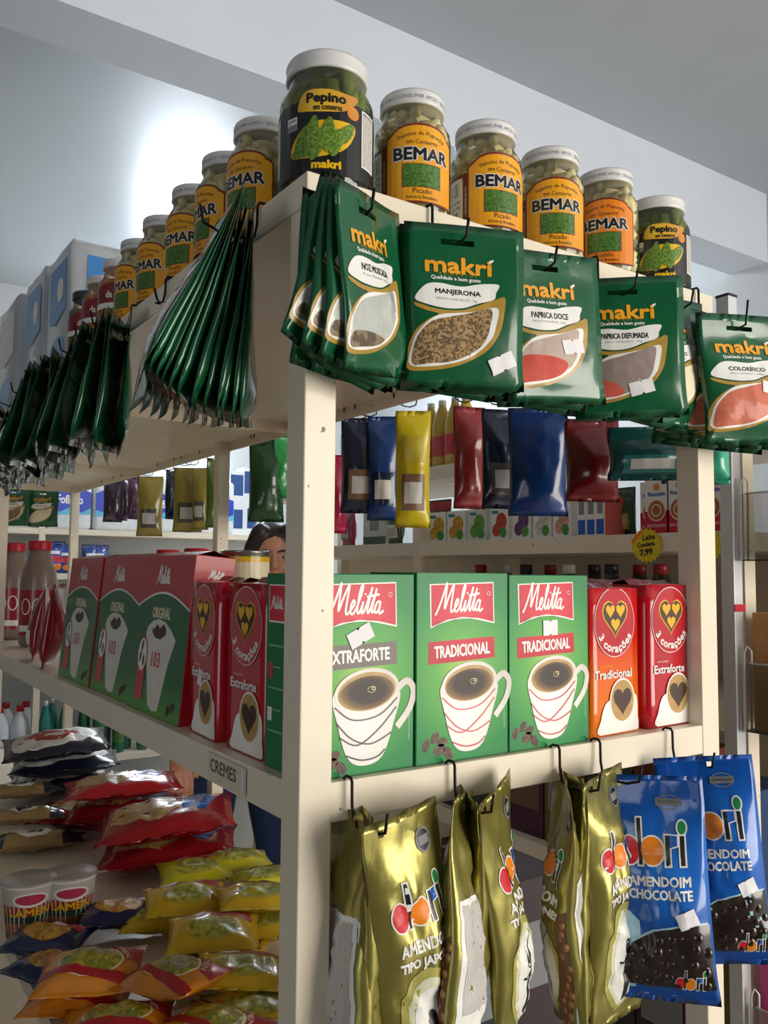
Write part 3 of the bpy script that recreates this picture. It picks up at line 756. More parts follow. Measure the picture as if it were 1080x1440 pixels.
SCRIPT = [[(0,-.02),(.06,.12),(.13,.36),(.16,.5),(.17,.45),(.165,.2),(.17,.08),(.22,.25),(.29,.45),(.31,.46),(.3,.3),(.29,.1),(.31,.03),(.35,.06),(.40,.13),(.43,.2),(.41,.24),(.375,.18),(.37,.08),(.40,.03),(.45,.08),(.52,.3),(.545,.44),(.53,.47),(.5,.38),(.485,.15),(.5,.04),(.54,.08),(.575,.22)],
          [(.575,.22),(.565,.1),(.575,.04),(.61,.08),(.66,.25),(.71,.44)], [(.71,.44),(.665,.15),(.67,.05),(.70,.07),(.75,.25),(.79,.42)],
          [(.79,.42),(.745,.15),(.75,.05),(.79,.08)], [(.63,.29),(.85,.33)], [(.87,.22),(.82,.2),(.79,.1),(.82,.04),(.86,.1),(.88,.22),(.87,.08),(.89,.03),(.95,.08)], [(.595,.32),(.605,.345)]]
def script(a, x, y, w, m, lay, thick=.03):
    """the handwritten brand word, centred on x,y with width w"""
    for st in SCRIPT:
        a.stroke(smooth_line([(x+(px-.475+.12*(py-.22))*w, y+(py-.22)*w*.95) for px, py in st], 5), thick*w, m, lay)
    return a
def bean(a, x, y, r, rot, lay):
    a.ellipse(x, y, r, r*.68, m_bean, lay, 14, rot=rot); a.stroke([(x-r*.9*cos(rot), y-r*.9*sin(rot)), (x+r*.1, y+r*.1), (x+r*.9*cos(rot), y+r*.9*sin(rot))], r*.16, m_brn, lay+1)
def cup(a, x, y, s, m_line, lay):
    """printed cup of coffee seen from above; x,y the middle of the rim"""
    a.stroke(smooth_line([(x+.030*s, y-.002*s), (x+.042*s, y+.006*s), (x+.050*s, y-.002*s), (x+.046*s, y-.018*s), (x+.032*s, y-.034*s)], 6), .0065*s, m_cup, lay)
    a.poly(bez([(x-.034*s, y), (x-.030*s, y-.028*s), (x-.020*s, y-.056*s), (x-.004*s, y-.064*s), (x+.016*s, y-.058*s), (x+.028*s, y-.03*s), (x+.034*s, y), (x, y+.012*s)], 5), m_cup, lay+1)
    a.ellipse(x, y, .034*s, .0195*s, m_cup, lay+2, 28, rot=.10); a.ellipse(x, y-.0005, .0305*s, .0165*s, m_foam, lay+3, 28, rot=.10)
    a.ellipse(x-.0005, y-.0015*s, .0285*s, .0143*s, m_coffee, lay+4, 28, rot=.10); a.ring(x+.004*s, y+.001*s, .004*s, .0026*s, .0008*s, m_foam, lay+5, 12); a.ring(x+.006*s, y+.002*s, .0018*s, .0014*s, .0006*s, m_cream, lay+5, 10)
    for pts in ([(-.0335, -.012), (-.015, -.024), (.012, -.022), (.032, -.008)], [(-.031, -.026), (-.016, -.040), (.004, -.046), (.026, -.038)], [(-.028, -.038), (-.01, -.046), (.012, -.034), (.031, -.016)], [(-.021, -.054), (-.006, -.059), (.010, -.058), (.019, -.052)]):
        a.stroke(smooth_line([(x+p*s, y+q*s) for p, q in pts], 5), .0013*s, m_line, lay+3)
def melitta_box(label, x0, x1, yf, dep, h, word, wcol, line, stick=None, cx=0., sv=1.):
    w = x1-x0
    t = thing('coffee_box', label, 'coffee box', ((x0+x1)/2, yf, LM), (0, 0, 0), 'coffee boxes facing the aisle end')
    bm = bmesh.new(); box(bm, -w/2, w/2, 0, dep, 0, h); bev(bm, .0008, 1); mk('carton', bm, m_mside, t)
    a = Art(.00018)
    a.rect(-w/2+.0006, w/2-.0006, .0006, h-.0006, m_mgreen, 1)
    fw, fx = .088, -.002+cx
    def flag(g, m, lay):
        a.poly([(fx-fw/2-g, .190+g*.6), (fx+fw/2+g*.6, .192+g*.8), (fx+fw/2+g*.8+.001, .1485-g)]+[(fx+fw/2-(fw)*k/8, .1485-g+.0075*sin(pi*k/8)+(-.002)*k/8) for k in range(1, 8)]+[(fx-fw/2-g*.8+.001, .1455-g)], m, lay)
    flag(.0018, m_wht, 2); flag(0, m_mred, 3)
    script(a, fx-.003, .1735, .070, m_wht, 4, .034)
    a.ring(fx+.0375, .1805, .0022, .0022, .0005, m_wht, 4, 12)
    a.poly([(fx-.047, .105), (fx+.047, .1085), (fx+.0465, .132), (fx-.047, .129)], wcol, 2)
    a.text(word, fx, .1188, m_wht, width=.078 if len(word) > 10 else .074, height=.0125, lay=3, fat=.0005, rot=.03)
    cup(a, .008+cx, .083, 1.16, line, 4)
    for bx, by, r, ro in ((-.034, .014, .0085, .4), (-.052, .02, .007, 1.2), (-.022, .009, .008, 2.2), (-.040, .027, .007, .9), (-.030, .022, .007, .2)): bean(a, bx+cx, by, r, ro, 2)
    a.text('Imagem meramente ilustrativa', w/2-.006, .045, m_wht, width=.032, height=.0016, rot=pi/2, lay=2)
    a.build('front_print', flat(), t)
    b = Art(.00018); s0 = -dep/2
    b.rect(s0+.006, s0+.044, .150, .19, m_wht, 1); b.rect(s0+.0075, s0+.0425, .152, .1885, m_mred, 2); script(b, s0+.025, .17, .03, m_wht, 3, .04)
    for k in range(5): b.rect(s0+.006, s0+.04-.006*(k % 2), .125-k*.022, .127-k*.022, M('print_pale_green', '7fb594', .4), 1)
    b.ellipse(s0+.012, .10, .006, .009, m_red, 2, 12); b.rect(s0+.006, s0+.016, .048, .062, m_wht, 2)
    o = b.build('side_print', flat(), t); o.rotation_euler = (0, 0, -pi/2); o.location = (-w/2, dep/2, 0)
    if stick: sticker('price_sticker', t, flat(), *stick)
    return t
melitta_box('green coffee box with a dark brown band, partly behind the corner post', .016, .1435, .014, .092, .2015, 'EXTRAFORTE', m_choc, m_choc, (-.004, .139, .45), -.003)
melitta_box('green coffee box with a red band, middle of the three', .1455, .2755, .012, .092, .2035, 'TRADICIONAL', m_mred, m_red, None, .0)
melitta_box('green coffee box with a red band and a small price sticker', .2775, .4085, .012, .092, .2015, 'TRADICIONAL', m_mred, m_red, (.0, .139, .02, .024, .018), -.004)
# second row behind, barely visible
for k, (x0, x1) in enumerate(((.15, .275), (.28, .405))):
    melitta_box('green coffee box standing behind the %s red-banded one' % ('middle' if k == 0 else 'stickered'), x0, x1, .112, .092, .19, 'TRADICIONAL', m_mred, m_red)

# ---- vacuum bricks with three hearts
m_tcred = M('brick_red_film', 'c51226', .2, var=.10, scale=25, coat=.6)
m_tcgrad = radial('brick_red_to_orange', [(0, 'ee7a12'), (.38, 'ee6a14'), (.62, 'dc2a1c'), (1, 'cc1424')], (0, 0, 0), .19, rough=.2, coat=.6, axis=2)
m_tcdark = M('brick_side_red', '7e0f1d', .25, var=.2, scale=25, coat=.5)
m_heartg = M('print_heart_yellow', 'f2b818', .35, coat=.3)
def heart(x, y, s, n=20):
    out = []
    for i in range(n):
        t = 2*pi*i/n; out.append((x+s*.0625*16*sin(t)**3, y+s*.0625*(13*cos(t)-5*cos(2*t)-2*cos(3*t)-cos(4*t))))
    return out[::-1]
def brick(label, w, dep, h, front, word, seed, stick=None):
    t = thing('coffee_brick', label, 'coffee pack', (0, 0, 0), (0, 0, 0), 'red vacuum coffee bricks')
    rnd = random.Random(seed); bm = bmesh.new(); box(bm, -w/2, w/2, 0, dep, 0, h)
    bmesh.ops.subdivide_edges(bm, edges=bm.edges[:], cuts=5, use_grid_fill=True)
    for v in bm.verts:
        n = noise.noise_vector(v.co*45+Vector((seed, 0, 0)))*.0014
        if v.co.z < .002: n.z = 0
        if v.co.y < .001: n.y = abs(n.y)*.3
        v.co += n
        e = (abs(v.co.x) > w/2-.004)+(v.co.y < .004 or v.co.y > dep-.004)+(v.co.z > h-.004)
        if e >= 2: v.co.x *= .985; v.co.z -= .001 if v.co.z > h-.01 else 0
    for f in bm.faces:
        f.smooth = True
    ob = mk('film', bm, front, t)
    bm = bmesh.new()      # folded top seam
    for k in range(8):
        x = -w/2+.004+k*(w-.008)/7
        q = [bm.verts.new((x, dep*.42+rnd.uniform(-.003, .003), h-.002)), bm.verts.new((x, dep*.42+.012, h+.004+rnd.uniform(0, .003))), bm.verts.new((x, dep*.42+.03, h+.0025)), bm.verts.new((x, dep*.42+.031, h-.001))]
        if k:
            for a_ in range(3): bm.faces.new((pq[a_], q[a_], q[a_+1], pq[a_+1]))
        pq = q
    mk('top_seam', bm, m_tcdark, t)
    a = Art(.0003); b0 = 4
    a.ellipse(.0, .142, .0415, .0445, m_wht, b0, 32); a.ellipse(.0, .142, .0405, .0435, m_tcred, b0+1, 32)
    a.poly(heart(0, .1495, .027), m_heartg, b0+2); a.poly(heart(0, .1495, .0245), m_brn, b0+3)
    for q in ((-.0105, .157), (.0105, .157), (0, .1395)): a.poly(heart(q[0], q[1], .0095, 14), m_heartg, b0+4)
    a.text('3 corações', 0, .142-.0345, m_wht, width=.074, height=.0125, arc=-.0345, lay=b0+2, fat=.0005)
    a.text('uma paixão', -.018, .0865, m_heartg if word == 'Tradicional' else m_cream, width=.024, height=.0032, lay=b0)
    a.text(word, -.004, .0765, m_wht, width=.076 if word == 'Tradicional' else .066, height=.0105, lay=b0, fat=.0004)
    a.poly(bez([(-.032, .002), (-.030, .02), (-.02, .04), (0, .046), (.030, .05), (.044, .045), (.046, .02), (.044, .002)], 4), m_cup, b0)
    a.ellipse(.014, .042, .026, .0285, m_cup, b0+1, 24); a.ellipse(.014, .042, .0235, .026, m_foam, b0+2, 24); a.poly(heart(.014, .043, .019), m_brn, b0+3)
    a.build('front_print', flat(.0), t, clip=(-w/2+.002, w/2-.002, .002, h-.002))
    if stick: sticker('price_sticker', t, flat(.0012), *stick)
    return t
def put(o, loc, rot): o.location = loc; o.rotation_euler = rot; return o
b1 = put(brick('orange and red vacuum brick of coffee with hearts, left of the red one', .100, .068, .186, m_tcgrad, 'Tradicional', 3, (.01, .052, .03, .024, .017)), (.466, .020, LM), (0, 0, R_(4)))
b2 = put(brick('red vacuum brick of coffee with hearts beside the right post', .100, .068, .190, m_tcred, 'Extraforte', 5), (.581, .022, LM), (0, 0, R_(2)))
KIDS.clear()
for x, y, r, lb in ((.462, .098, 3, 'red coffee brick standing behind the orange one'), (.575, .10, -3, 'red coffee brick standing behind the one at the right post'), (.52, .176, 5, 'red coffee brick in the third row near the right post')):
    dup(b2, (x, y, LM), (0, 0, R_(r)), lb)
dup(b2, (.020, .164, LM), (0, R_(0), R_(-90)), 'red coffee brick on the shaded side, next to the corner coffee box')
dup(b2, (.020, .287, LM), (R_(0), 0, R_(-93)), 'red coffee brick on the shaded side, next to the filter boxes')
sticker('price_sticker', bpy.data.objects['coffee_brick.006'] if 'coffee_brick.006' in bpy.data.objects else b2, flat(.0012), -.012, .07, -.3, .014, .022)
# ---- paper filter boxes
m_fred = M('filter_box_red', 'c01c2c', .35, var=.06, coat=.25)
m_fgreen = radial('filter_box_green', [(0, '4f9a35'), (.25, '156a35'), (1, '0b5a34')], (0, 0, 0), .22, axis=2, rough=.35, coat=.25)
m_filt = M('print_paper_filter', 'e4dfd6', .5, var=.08, scale=30)
def filter_box(label, Y, off, stick):
    t = thing('filter_box', label, 'filter box', (.016+off, Y, LM), (R_(-5), 0, R_(-90)), 'coffee filter boxes')
    w, d, h = .212, .058, .226
    bm = bmesh.new(); box(bm, -w/2, w/2, 0, d, 0, h); bev(bm, .0009, 1); mk('carton', bm, m_fred, t)
    bm = bmesh.new()
    v = [bm.verts.new(p) for p in ((-w/2+.004, .004, h), (w/2-.004, .004, h), (w/2-.01, d*.5, h+.008), (-w/2+.01, d*.5, h+.008), (w/2-.004, d-.004, h), (-w/2+.004, d-.004, h))]
    bm.faces.new((v[0], v[1], v[2], v[3])); bm.faces.new((v[3], v[2], v[4], v[5])); mk('top_flap', bm, m_fred, t)
    a = Art(.0002)
    top = [(w/2-w*k/12, .150+.022*sin(pi*k/12)) for k in range(13)]
    a.poly([(-w/2, .0006), (w/2, .0006)]+top, m_fgreen, 1); a.stroke([(x*.998, y) for x, y in top], .0028, m_wht, 2)
    script(a, -.006, .196, .058, m_wht, 2, .05)
    a.text('ORIGINAL', 0, .143, m_cream, width=.072, height=.015, lay=3, fat=.0006)
    a.poly([(-.056, .112), (-.05, .122), (-.03, .131), (-.008, .134), (.02, .131), (.045, .121), (.066, .108), (.046, .075), (.032, .035), (.022, .008), (.0, .006), (-.018, .012), (-.03, .04), (-.044, .078), (-.052, .095)], m_filt, 2)
    a.poly([(-.034, .122), (-.026, .118), (-.01, .127), (.0, .121), (.014, .128), (.026, .122), (.026, .114), (.006, .106), (-.014, .107), (-.026, .112)], m_brn, 3)
    a.text('103', -.004, .077, m_red, width=.034, height=.021, lay=3, fat=.0005)
    a.rect(-.078, -.045, .016, .066, m_red, 4); a.ellipse(-.06, .080, .0205, .026, m_red, 5, 24); a.ellipse(-.06, .080, .0182, .0235, m_wht, 6, 24)
    for q in ((-.062, .093, 1.2), (-.067, .077, 1.3), (-.053, .072, 1.5)): a.ellipse(q[0], q[1], .0085, .0042, m_brn, 7, 12, rot=q[2])
    bean(a, .078, .02, .009, .5, 3); bean(a, .062, .014, .008, 1.4, 3)
    a.build('front_print', flat(), t)
    s = Art(.0002); s.rect(-.024, .026, .192, .21, m_fred, 1); script(s, .004, .200, .026, m_wht, 2, .05); o = s.build('side_print', flat(), t); o.rotation_euler = (0, 0, pi/2); o.location = (w/2, d/2, 0)
    if stick: sticker('price_sticker', t, flat(.001), .022, .071, -.1, .013, .019)
    return t
filter_box('red and green coffee filter box nearest the coffee bricks', .464, .0, True)
filter_box('middle one of the three red and green coffee filter boxes', .684, .004, False)
filter_box('red and green coffee filter box farthest along the shelf', .900, .002, False)

# ---- brown drink bottles with red caps, snack pouches, cans
m_cocoa = M('cocoa_drink_plastic', '8d7a70', .35, var=.08, scale=12, coat=.2)
m_capred = M('red_plastic_cap', 'c2182a', .4, var=.05)
m_lblred = M('bottle_label_red', '9c1a26', .3, var=.1, coat=.3)
def cocoa_bottle(label, loc, s=1., clearb=False):
    t = thing('drink_bottle', label, 'bottle', loc, (0, 0, face_cam(loc, -10)), 'drink bottles with red caps'); t.scale = (s, s, s)
    bm = bmesh.new(); lathe(bm, [(.036, 0), (.044, .004), (.0475, .015), (.0475, .14), (.0475, .165), (.043, .195), (.034, .222), (.0275, .243), (.0265, .256)], 28)
    mk('bottle_body', bm, m_cocoa if not clearb else M('milky_plastic', 'd8cfc4', .4), t)
    bm = bmesh.new(); n = 40
    lathe(bm, [(.0295, .254), (.030, .257), (.030, .275), (.0285, .278), (.02, .2785)], n)
    for v in bm.verts:
        if .256 < v.co.z < .276 and round(atan2(v.co.y, v.co.x)/(2*pi/n)) % 2: v.co.x *= .965; v.co.y *= .965
    mk('screw_cap', bm, m_capred, t)
    bm = bmesh.new(); lathe(bm, [(.0479, .03), (.0479, .148)], 28, cap=False); lb = mk('sleeve_label', bm, m_lblred, t)
    a = Art(); a.ring(-.025, .105, .012, .02, .003, m_wht, 1); a.ring(.006, .105, .012, .02, .003, m_wht, 1); a.ring(.037, .105, .012, .02, .003, m_wht, 1); a.rect(-.05, .05, .04, .056, m_wht, 1)
    a.build('label_print', cyl(.048), lb, grid=.01)
    return t
cocoa_bottle('large brown drink bottle with a red cap, nearer one of the pair', (.12, on(52, 900, 0, .12).y, LM))
cocoa_bottle('large brown drink bottle with a red cap, farther one of the pair', (.11, on(17, 900, 0, .11).y, LM))
cocoa_bottle('small-looking red-capped bottle behind the filter boxes, left one', (.30, 1.195, LM), .90, True)
cocoa_bottle('small-looking red-capped bottle behind the filter boxes, beside the can', (.30, 1.02, LM), .90, True)
m_tin = M('tin_metal', 'b9bab8', .25, metal=.9, var=.1)
for k in range(2):
    t = thing('food_can', 'tin can with a yellow and green label on top of another behind the bricks' if k else 'tin can standing under the yellow-labelled one behind the bricks', 'can', (.305, .785, LM+.1215*k), (0, 0, 0), 'stacked tin cans')
    R = .0475; H = .1205
    bm = bmesh.new(); lathe(bm, [(R*.94, 0), (R, .0015), (R, .004), (R*.97, .006), (R*.97, H-.006), (R, H-.004), (R, H-.0015), (R*.96, H), (R*.93, H-.003), (R*.5, H-.003)], 32); mk('can_body', bm, m_tin, t)
    a = Art(); a.rect(-.149, .149, .01, H-.01, M('can_green', '4f7a2a', .35, coat=.3), 1); a.rect(-.06, .06, .012, H-.012, m_cream, 2); a.rect(-.06, .06, H-.022, H-.012, m_yel, 3); a.rect(.06, .085, .012, H-.012, m_ora, 2)
    a.build('paper_label', cyl(R*.972), t, grid=.01)
m_redpouch = M('red_snack_film', '9b1a28', .22, var=.15, scale=20, coat=.6)
for k, (y, x, yaw) in enumerate(((on(70, 900, 0, .03).y, .035, -112), (on(52, 900, 0, .04).y, .045, -104))):
    t = thing('snack_pouch', ('red crinkled snack pouch leaning beside the filter boxes' if k == 0 else 'red snack pouch leaning against the brown bottle'), 'pouch', (x, y, LM+.087), (R_(-8), 0, R_(yaw)), 'red snack pouches')
    p = Pouch(.13, .172, .045, wr=.003, seed=20+k, pin=.08, fold=.006); p.mesh('film', m_redpouch, t)
    a = Art(); a.rect(-.035, .035, .012, .03, m_wht, 1); a.rect(-.05, .05, -.05, -.02, m_wht if k else m_mar, 1); a.build('front_print', p.front(), t, grid=.008)
# ------------------------------------------------------------------ packs hanging from the middle rail
m_goldf = M('gold_foil', 'a39a50', .30, metal=.65, var=.12, scale=18, coat=.3, bump=.3, bscale=26)
m_bluef = radial('blue_film', [(0, '2a78d8'), (.6, '1258b4'), (1, '0d4ca4')], (.02, 0, .02), .12, rough=.22, coat=.6)
m_darkwin = M('choc_window_film', '2b1f1c', .2, var=.2, coat=.5)
m_chocn = M('chocolate_peanut', '2e1d17', .22, var=.25, scale=60, coat=.4)
m_pean = M('japanese_peanut', 'a8774a', .5, var=.25, scale=120, col2='7d5230')
m_halo = M('print_pale_halo', 'e9e8c8', .3, coat=.4); m_sky = M('print_pale_blue', 'a9d6ea', .3, coat=.4)
m_dgreen = M('print_logo_green', '1f8a4a', .35); m_dred = M('print_logo_red', 'd8232f', .35)
def dori(a, x, y, s, lay, slant=.0):
    """four-letter logo built from discs and bars"""
    def sh(pts, k): return [(x+(px+slant*py)*s, y+py*s) for px, py in pts]
    E = lambda cx, cy, rx, ry: [(p, q) for p, q in ell(cx, cy, rx, ry, 20)]
    def B(x0, x1, y0, y1): return [(x0, y0), (x1, y0), (x1, y1), (x0, y1)]
    L_ = [(E(-.98, 0, .36, .5), m_dred), (B(-.66, -.52, -.5, 1.15), m_blk), (E(-.14, 0, .42, .5), m_ora), (B(.36, .52, -.5, .55), m_blk), ([(.52, .12), (.80, .2), (.80, .55), (.52, .55)], m_blu), (B(.9, 1.06, -.5, .55), m_blk), (E(.98, .84, .15, .24), m_dgreen)]
    for k, (p, m) in enumerate(L_):
        cx = sum(q[0] for q in p)/len(p); cy = sum(q[1] for q in p)/len(p)
        w = max(abs(q[0]-cx) for q in p); h = max(abs(q[1]-cy) for q in p)
        a.poly(sh([(cx+(q[0]-cx)*(1+.06/w), cy+(q[1]-cy)*(1+.06/h)) for q in p], 0), m_wht, lay+.1*k)
        a.poly(sh(p, 0), m, lay+1+.1*k)
def figure(a, x, y, s, lay):
    """simple brush figure with one raised arm"""
    a.stroke(smooth_line([(x+.2*s, y+1.0*s), (x+.18*s, y+.4*s), (x+.1*s, y+.1*s), (x-.05*s, y-.3*s), (x-.1*s, y-.95*s)], 5), [.03*s]*5+[.08*s]*5+[.12*s]*5+[.16*s]*5+[.05*s], m_blk, lay)
    a.stroke(smooth_line([(x+.05*s, y-.1*s), (x+.2*s, y-.5*s), (x+.3*s, y-.9*s)], 5), [.16*s]*5+[.09*s]*5+[.03*s], m_blk, lay)
    a.stroke(smooth_line([(x+.16*s, y+.22*s), (x-.1*s, y+.02*s), (x-.35*s, y+.1*s)], 5), [.1*s]*5+[.06*s]*5+[.02*s], m_blk, lay); a.ellipse(x-.02*s, y+.4*s, .13*s, .2*s, m_blk, lay, 14)
def nuts(name, parent, p, pts, mat, r, seed, n, cull=None, sub=1):
    rnd = random.Random(seed); bm = bmesh.new()
    xs = [q[0] for q in pts]; ys = [q[1] for q in pts]; put_ = []; tries = 0
    def inside(x, y):
        c = False; j = len(pts)-1
        for i in range(len(pts)):
            if (pts[i][1] > y) != (pts[j][1] > y) and x < (pts[j][0]-pts[i][0])*(y-pts[i][1])/(pts[j][1]-pts[i][1])+pts[i][0]: c = not c
            j = i
        return c
    while len(put_) < n and tries < 6000:
        tries += 1; x, y = rnd.uniform(min(xs), max(xs)), rnd.uniform(min(ys), max(ys))
        if not inside(x, y) or any((x-a)**2+(y-b)**2 < (1.55*r)**2 for a, b in put_): continue
        put_.append((x, y)); c = p.pos(x, y, -.35*r, -1); ball(bm, c, r*rnd.uniform(.85, 1.1), r*.62, r*rnd.uniform(.85, 1.05), sub)
    return stuff(mk(name, bm, mat, parent))
def chocolate_pack(label, seed, loc, rot, su=-.033):
    t = thing('peanut_pack', label, 'snack pack', loc, rot, 'blue packs of chocolate peanuts')
    p = Pouch(.118, .242, .040, ct=.03, cb=.012, a=.55, b=.9, pin=.05, wr=.0028, seed=seed, fold=.008)
    p.mesh('pouch', m_bluef, t, nu=22, nv=34, slot=(su-.003, su+.003, .108, .114)); f = p.front(); a = Art(.0002)
    win = [(-.045, -.104), (-.048, -.085), (-.030, -.058), (-.004, -.044), (.03, -.037), (.0565, -.036), (.0565, -.104)]
    a.poly([(-.057, -.108), (-.030, -.108), (-.02, -.06), (-.02, -.035), (-.04, -.018), (-.057, -.014)], m_sky, 1)
    a.poly([(q[0]-.0016, q[1]+.0018) for q in win], m_sky, 2); a.poly(win, m_darkwin, 3)
    figure(a, -.043, -.058, .034, 5)
    dori(a, .004, .040, .030, 2); a.text('AMENDOIM', .006, .0085, m_wht, width=.068, height=.010, lay=2, fat=.0005); a.text('CHOCOLATE', .006, -.0055, m_wht, width=.070, height=.010, lay=2, fat=.0005)
    dori(a, .032, -.098, .013, 6, .2)
    a.ring(.020, .092, .013, .008, .0012, M('print_silver', 'c9ccd2', .35), 2, 20); a.rect(.006, .034, .088, .096, M('print_silver'), 3); a.text('QUALIDADE', .02, .092, m_blk, width=.024, height=.004, lay=4)
    a.build('front_print', f, t, grid=.008, clip=(-.057, .057, -.108, .119))
    nuts('chocolate_peanuts', t, p, [(-.040, -.100), (-.038, -.08), (-.02, -.06), (.01, -.05), (.05, -.048), (.05, -.100)], m_chocn, .0076, seed, 70, sub=2)
    sticker('price_sticker', t, f, .034, -.030, .35, .022, .017)
    bm_ = None
    for c in kids(t): c.location = (-su, 0, -.111)
    return t
def gold_pack(label, seed, loc, rot, w=.098, **kw):
    t = thing('peanut_pack', label, 'snack pack', loc, rot, 'gold packs of coated peanuts')
    p = Pouch(w, .285, .040, ct=.03, cb=.012, a=.6, b=.75, pin=.05, wr=.0042, seed=seed, fold=.010, **kw)
    p.mesh('pouch', m_goldf, t, nu=20, nv=36, slot=(-.030, -.024, .127, .134)); f = p.front(); a = Art(.0002)
    dori(a, .004, .052, .026, 2, -.08); a.text('AMENDOIM', .004, .022, m_wht, width=.060, height=.0105, lay=2, fat=.0005); a.text('TIPO JAPONES', .004, .006, m_wht, width=.066, height=.0105, lay=2, fat=.0005)
    a.ellipse(.0, -.062, .034, .063, M('print_gold_halo', 'b9b25e', .3, coat=.4), 1, 28); a.ellipse(.0, -.064, .028, .056, m_halo, 2, 28); a.ellipse(.0, -.066, .0235, .049, m_wht, 3, 28)
    figure(a, .0, -.066, .046, 4)
    win = [(.036, .01), (.047, .02), (.047, -.12), (.022, -.122), (.03, -.06)]
    a.poly(win, M('print_peanut_brown', '6a4326', .4), 2)
    a.ellipse(.022, .110, .0105, .0115, M('print_silver'), 2, 20); a.ellipse(.022, .110, .0085, .0095, m_blk, 3, 20); a.rect(.015, .029, .106, .114, M('print_silver'), 4)
    a.build('front_print', f, t, grid=.008, clip=(-w/2+.001, w/2-.001, -.13, .14))
    nuts('peanuts', t, p, [(.038, 0), (.045, .01), (.045, -.115), (.03, -.115), (.036, -.06)], m_pean, .0056, seed, 40, sub=2)
    b = Art(.0002); b.rect(-w/2+.006, w/2-.008, -.12, .05, m_wht, 1); b.rect(-w/2+.010, w/2-.012, -.05, .045, m_info, 2); b.rect(-w/2+.01, .0, -.11, -.07, m_bar, 2)
    b.build('back_print', p.back(), t, grid=.01)
    for c in kids(t): c.location = (.027, 0, -.1305)
    return t
MHK = [.055, .183, .339, .408, .545]; DR = .040
for x, lb in zip(MHK, ('near the post, holding the first gold packs', 'holding the gold packs turned sideways', 'holding the gold packs beside the blue ones', 'holding the front blue pack', 'holding the rear blue pack by the right post')):
    hook('black wire hook on the middle rail '+lb, (x, -.002, LM), 0, drop=DR, reach=.062)
zh = LM-DR+.003
GP = lambda lb, sd, x, y, yaw, roll, pitch=0., **kw: gold_pack(lb, sd, (x, y, zh), (R_(pitch), R_(roll), R_(yaw)), **kw)
g1 = GP('gold foil peanut pack facing the camera beside the near post', 31, MHK[0], -.052, 4, -8)
GP('gold foil peanut pack seen edge-on behind the front one by the post', 32, MHK[0], -.034, 62, 2)
GP('gold foil peanut pack farthest back on the hook by the post', 33, MHK[0]-.004, -.018, 76, 8)
GP('gold foil peanut pack on the second hook, front side turned to the right', 34, MHK[1]+.008, -.050, 30, -13)
GP('gold foil peanut pack on the second hook, edge towards the camera', 35, MHK[1], -.036, 64, -4)
GP('gold foil peanut pack on the second hook showing its printed back', 36, MHK[1]+.006, -.020, -140, -8)
GP('gold foil peanut pack facing the camera on the third hook', 37, MHK[2]+.004, -.050, 10, -5)
GP('gold foil peanut pack seen edge-on on the third hook', 38, MHK[2]-.002, -.034, 66, 3)
GP('gold foil peanut pack on the third hook showing its back, farthest left', 39, MHK[2]-.006, -.020, -128, 10)
chocolate_pack('blue pack of chocolate peanuts, front one with the lower hang', 41, (.407, -.036, zh-.004), (R_(-5), R_(-4), R_(-57)))
chocolate_pack('blue pack of chocolate peanuts, rear one hanging by the right post', 42, (.545, -.060, zh+.006), (R_(-5), R_(-5), R_(-44)), .008)

# ------------------------------------------------------------------ packs hanging under the far side of the top shelf
def film_pack(name, label, cat, w, h, t_, film, loc, rot, seed, art=None, group='packs hung on the far side of the rack', wr=.0025, **kw):
    t = thing(name, label, cat, loc, rot, group)
    p = Pouch(w, h, t_, wr=wr, seed=seed, **dict(dict(ct=.02, cb=.012, pin=.06, fold=.006), **kw)); p.mesh('pouch', film, t, nu=14, nv=20)
    if art:
        a = Art(.0003); art(a, w, h); a.build('front_print', p.back(), t, grid=.012)
        a = Art(.0003); art(a, w, h); a.build('back_print', p.front(), t, grid=.012)
    for c in kids(t): c.location = (0, 0, -h/2+.012)
    return t
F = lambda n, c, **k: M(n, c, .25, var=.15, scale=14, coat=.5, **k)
f_navy = F('shaded_navy_film', '0b1c3c'); f_blue = F('shaded_blue_film', '0a3470'); f_yel = F('yellow_film', 'c9b40c'); f_red = F('coral_red_film', '93292b'); f_dred = F('shaded_red_film', '64090f'); f_teal = F('teal_film', '0d4746'); f_dkgr = F('dark_green_film', '1f4a24'); f_pur = F('purple_film', '3a2440'); f_ygr = F('yellow_grey_film', '9a8a3a'); f_gry = F('grey_film', '57564f')  # navy, blue and red films carry the shade behind the rack in their colour
def art_lbl(c1, c2):
    def f(a, w, h):
        a.rect(-w*.34, w*.34, -h*.36, -h*.05, c1, 1); a.rect(-w*.3, w*.3, h*.05, h*.28, c2, 1); a.rect(-w*.26, w*.26, -h*.3, -h*.12, m_info, 2)
    return f
m_dim = M('print_dim_brown', '7a5a42', .4, var=.2); m_dy = M('print_dim_yellow', 'b8a42a', .4); m_dg = M('print_dim_green', '4e7a3a', .4)
def hang_far(u, vt, vb, wpx, film, label, yaw, seed, art=None, x=.70, cat='snack pack', nm='snack_pack', t_=.04, w=None):
    A = on(u, vt, 0, x); B = on(u, vb, 0, x); h = A.z-B.z; d = (A-CAMP).dot(FW)
    hook('hook behind the rack for the '+' '.join(label.split(',')[0].split()[:10]), (RW+.002, A.y, LT), pi/2, drop=max(.03, LT-A.z-.012+.004), reach=.05, group='wire hooks on the far side')
    return film_pack(nm, label, cat, w or wpx*d/FPX, h, t_, film, (x, A.y, A.z-.012), (0, 0, R_(yaw)), seed, art)
hang_far(510, 588, 722, 60, f_navy, 'navy pack with a brown label patch next to the near post', -30, 51, art_lbl(m_dim, f_navy))
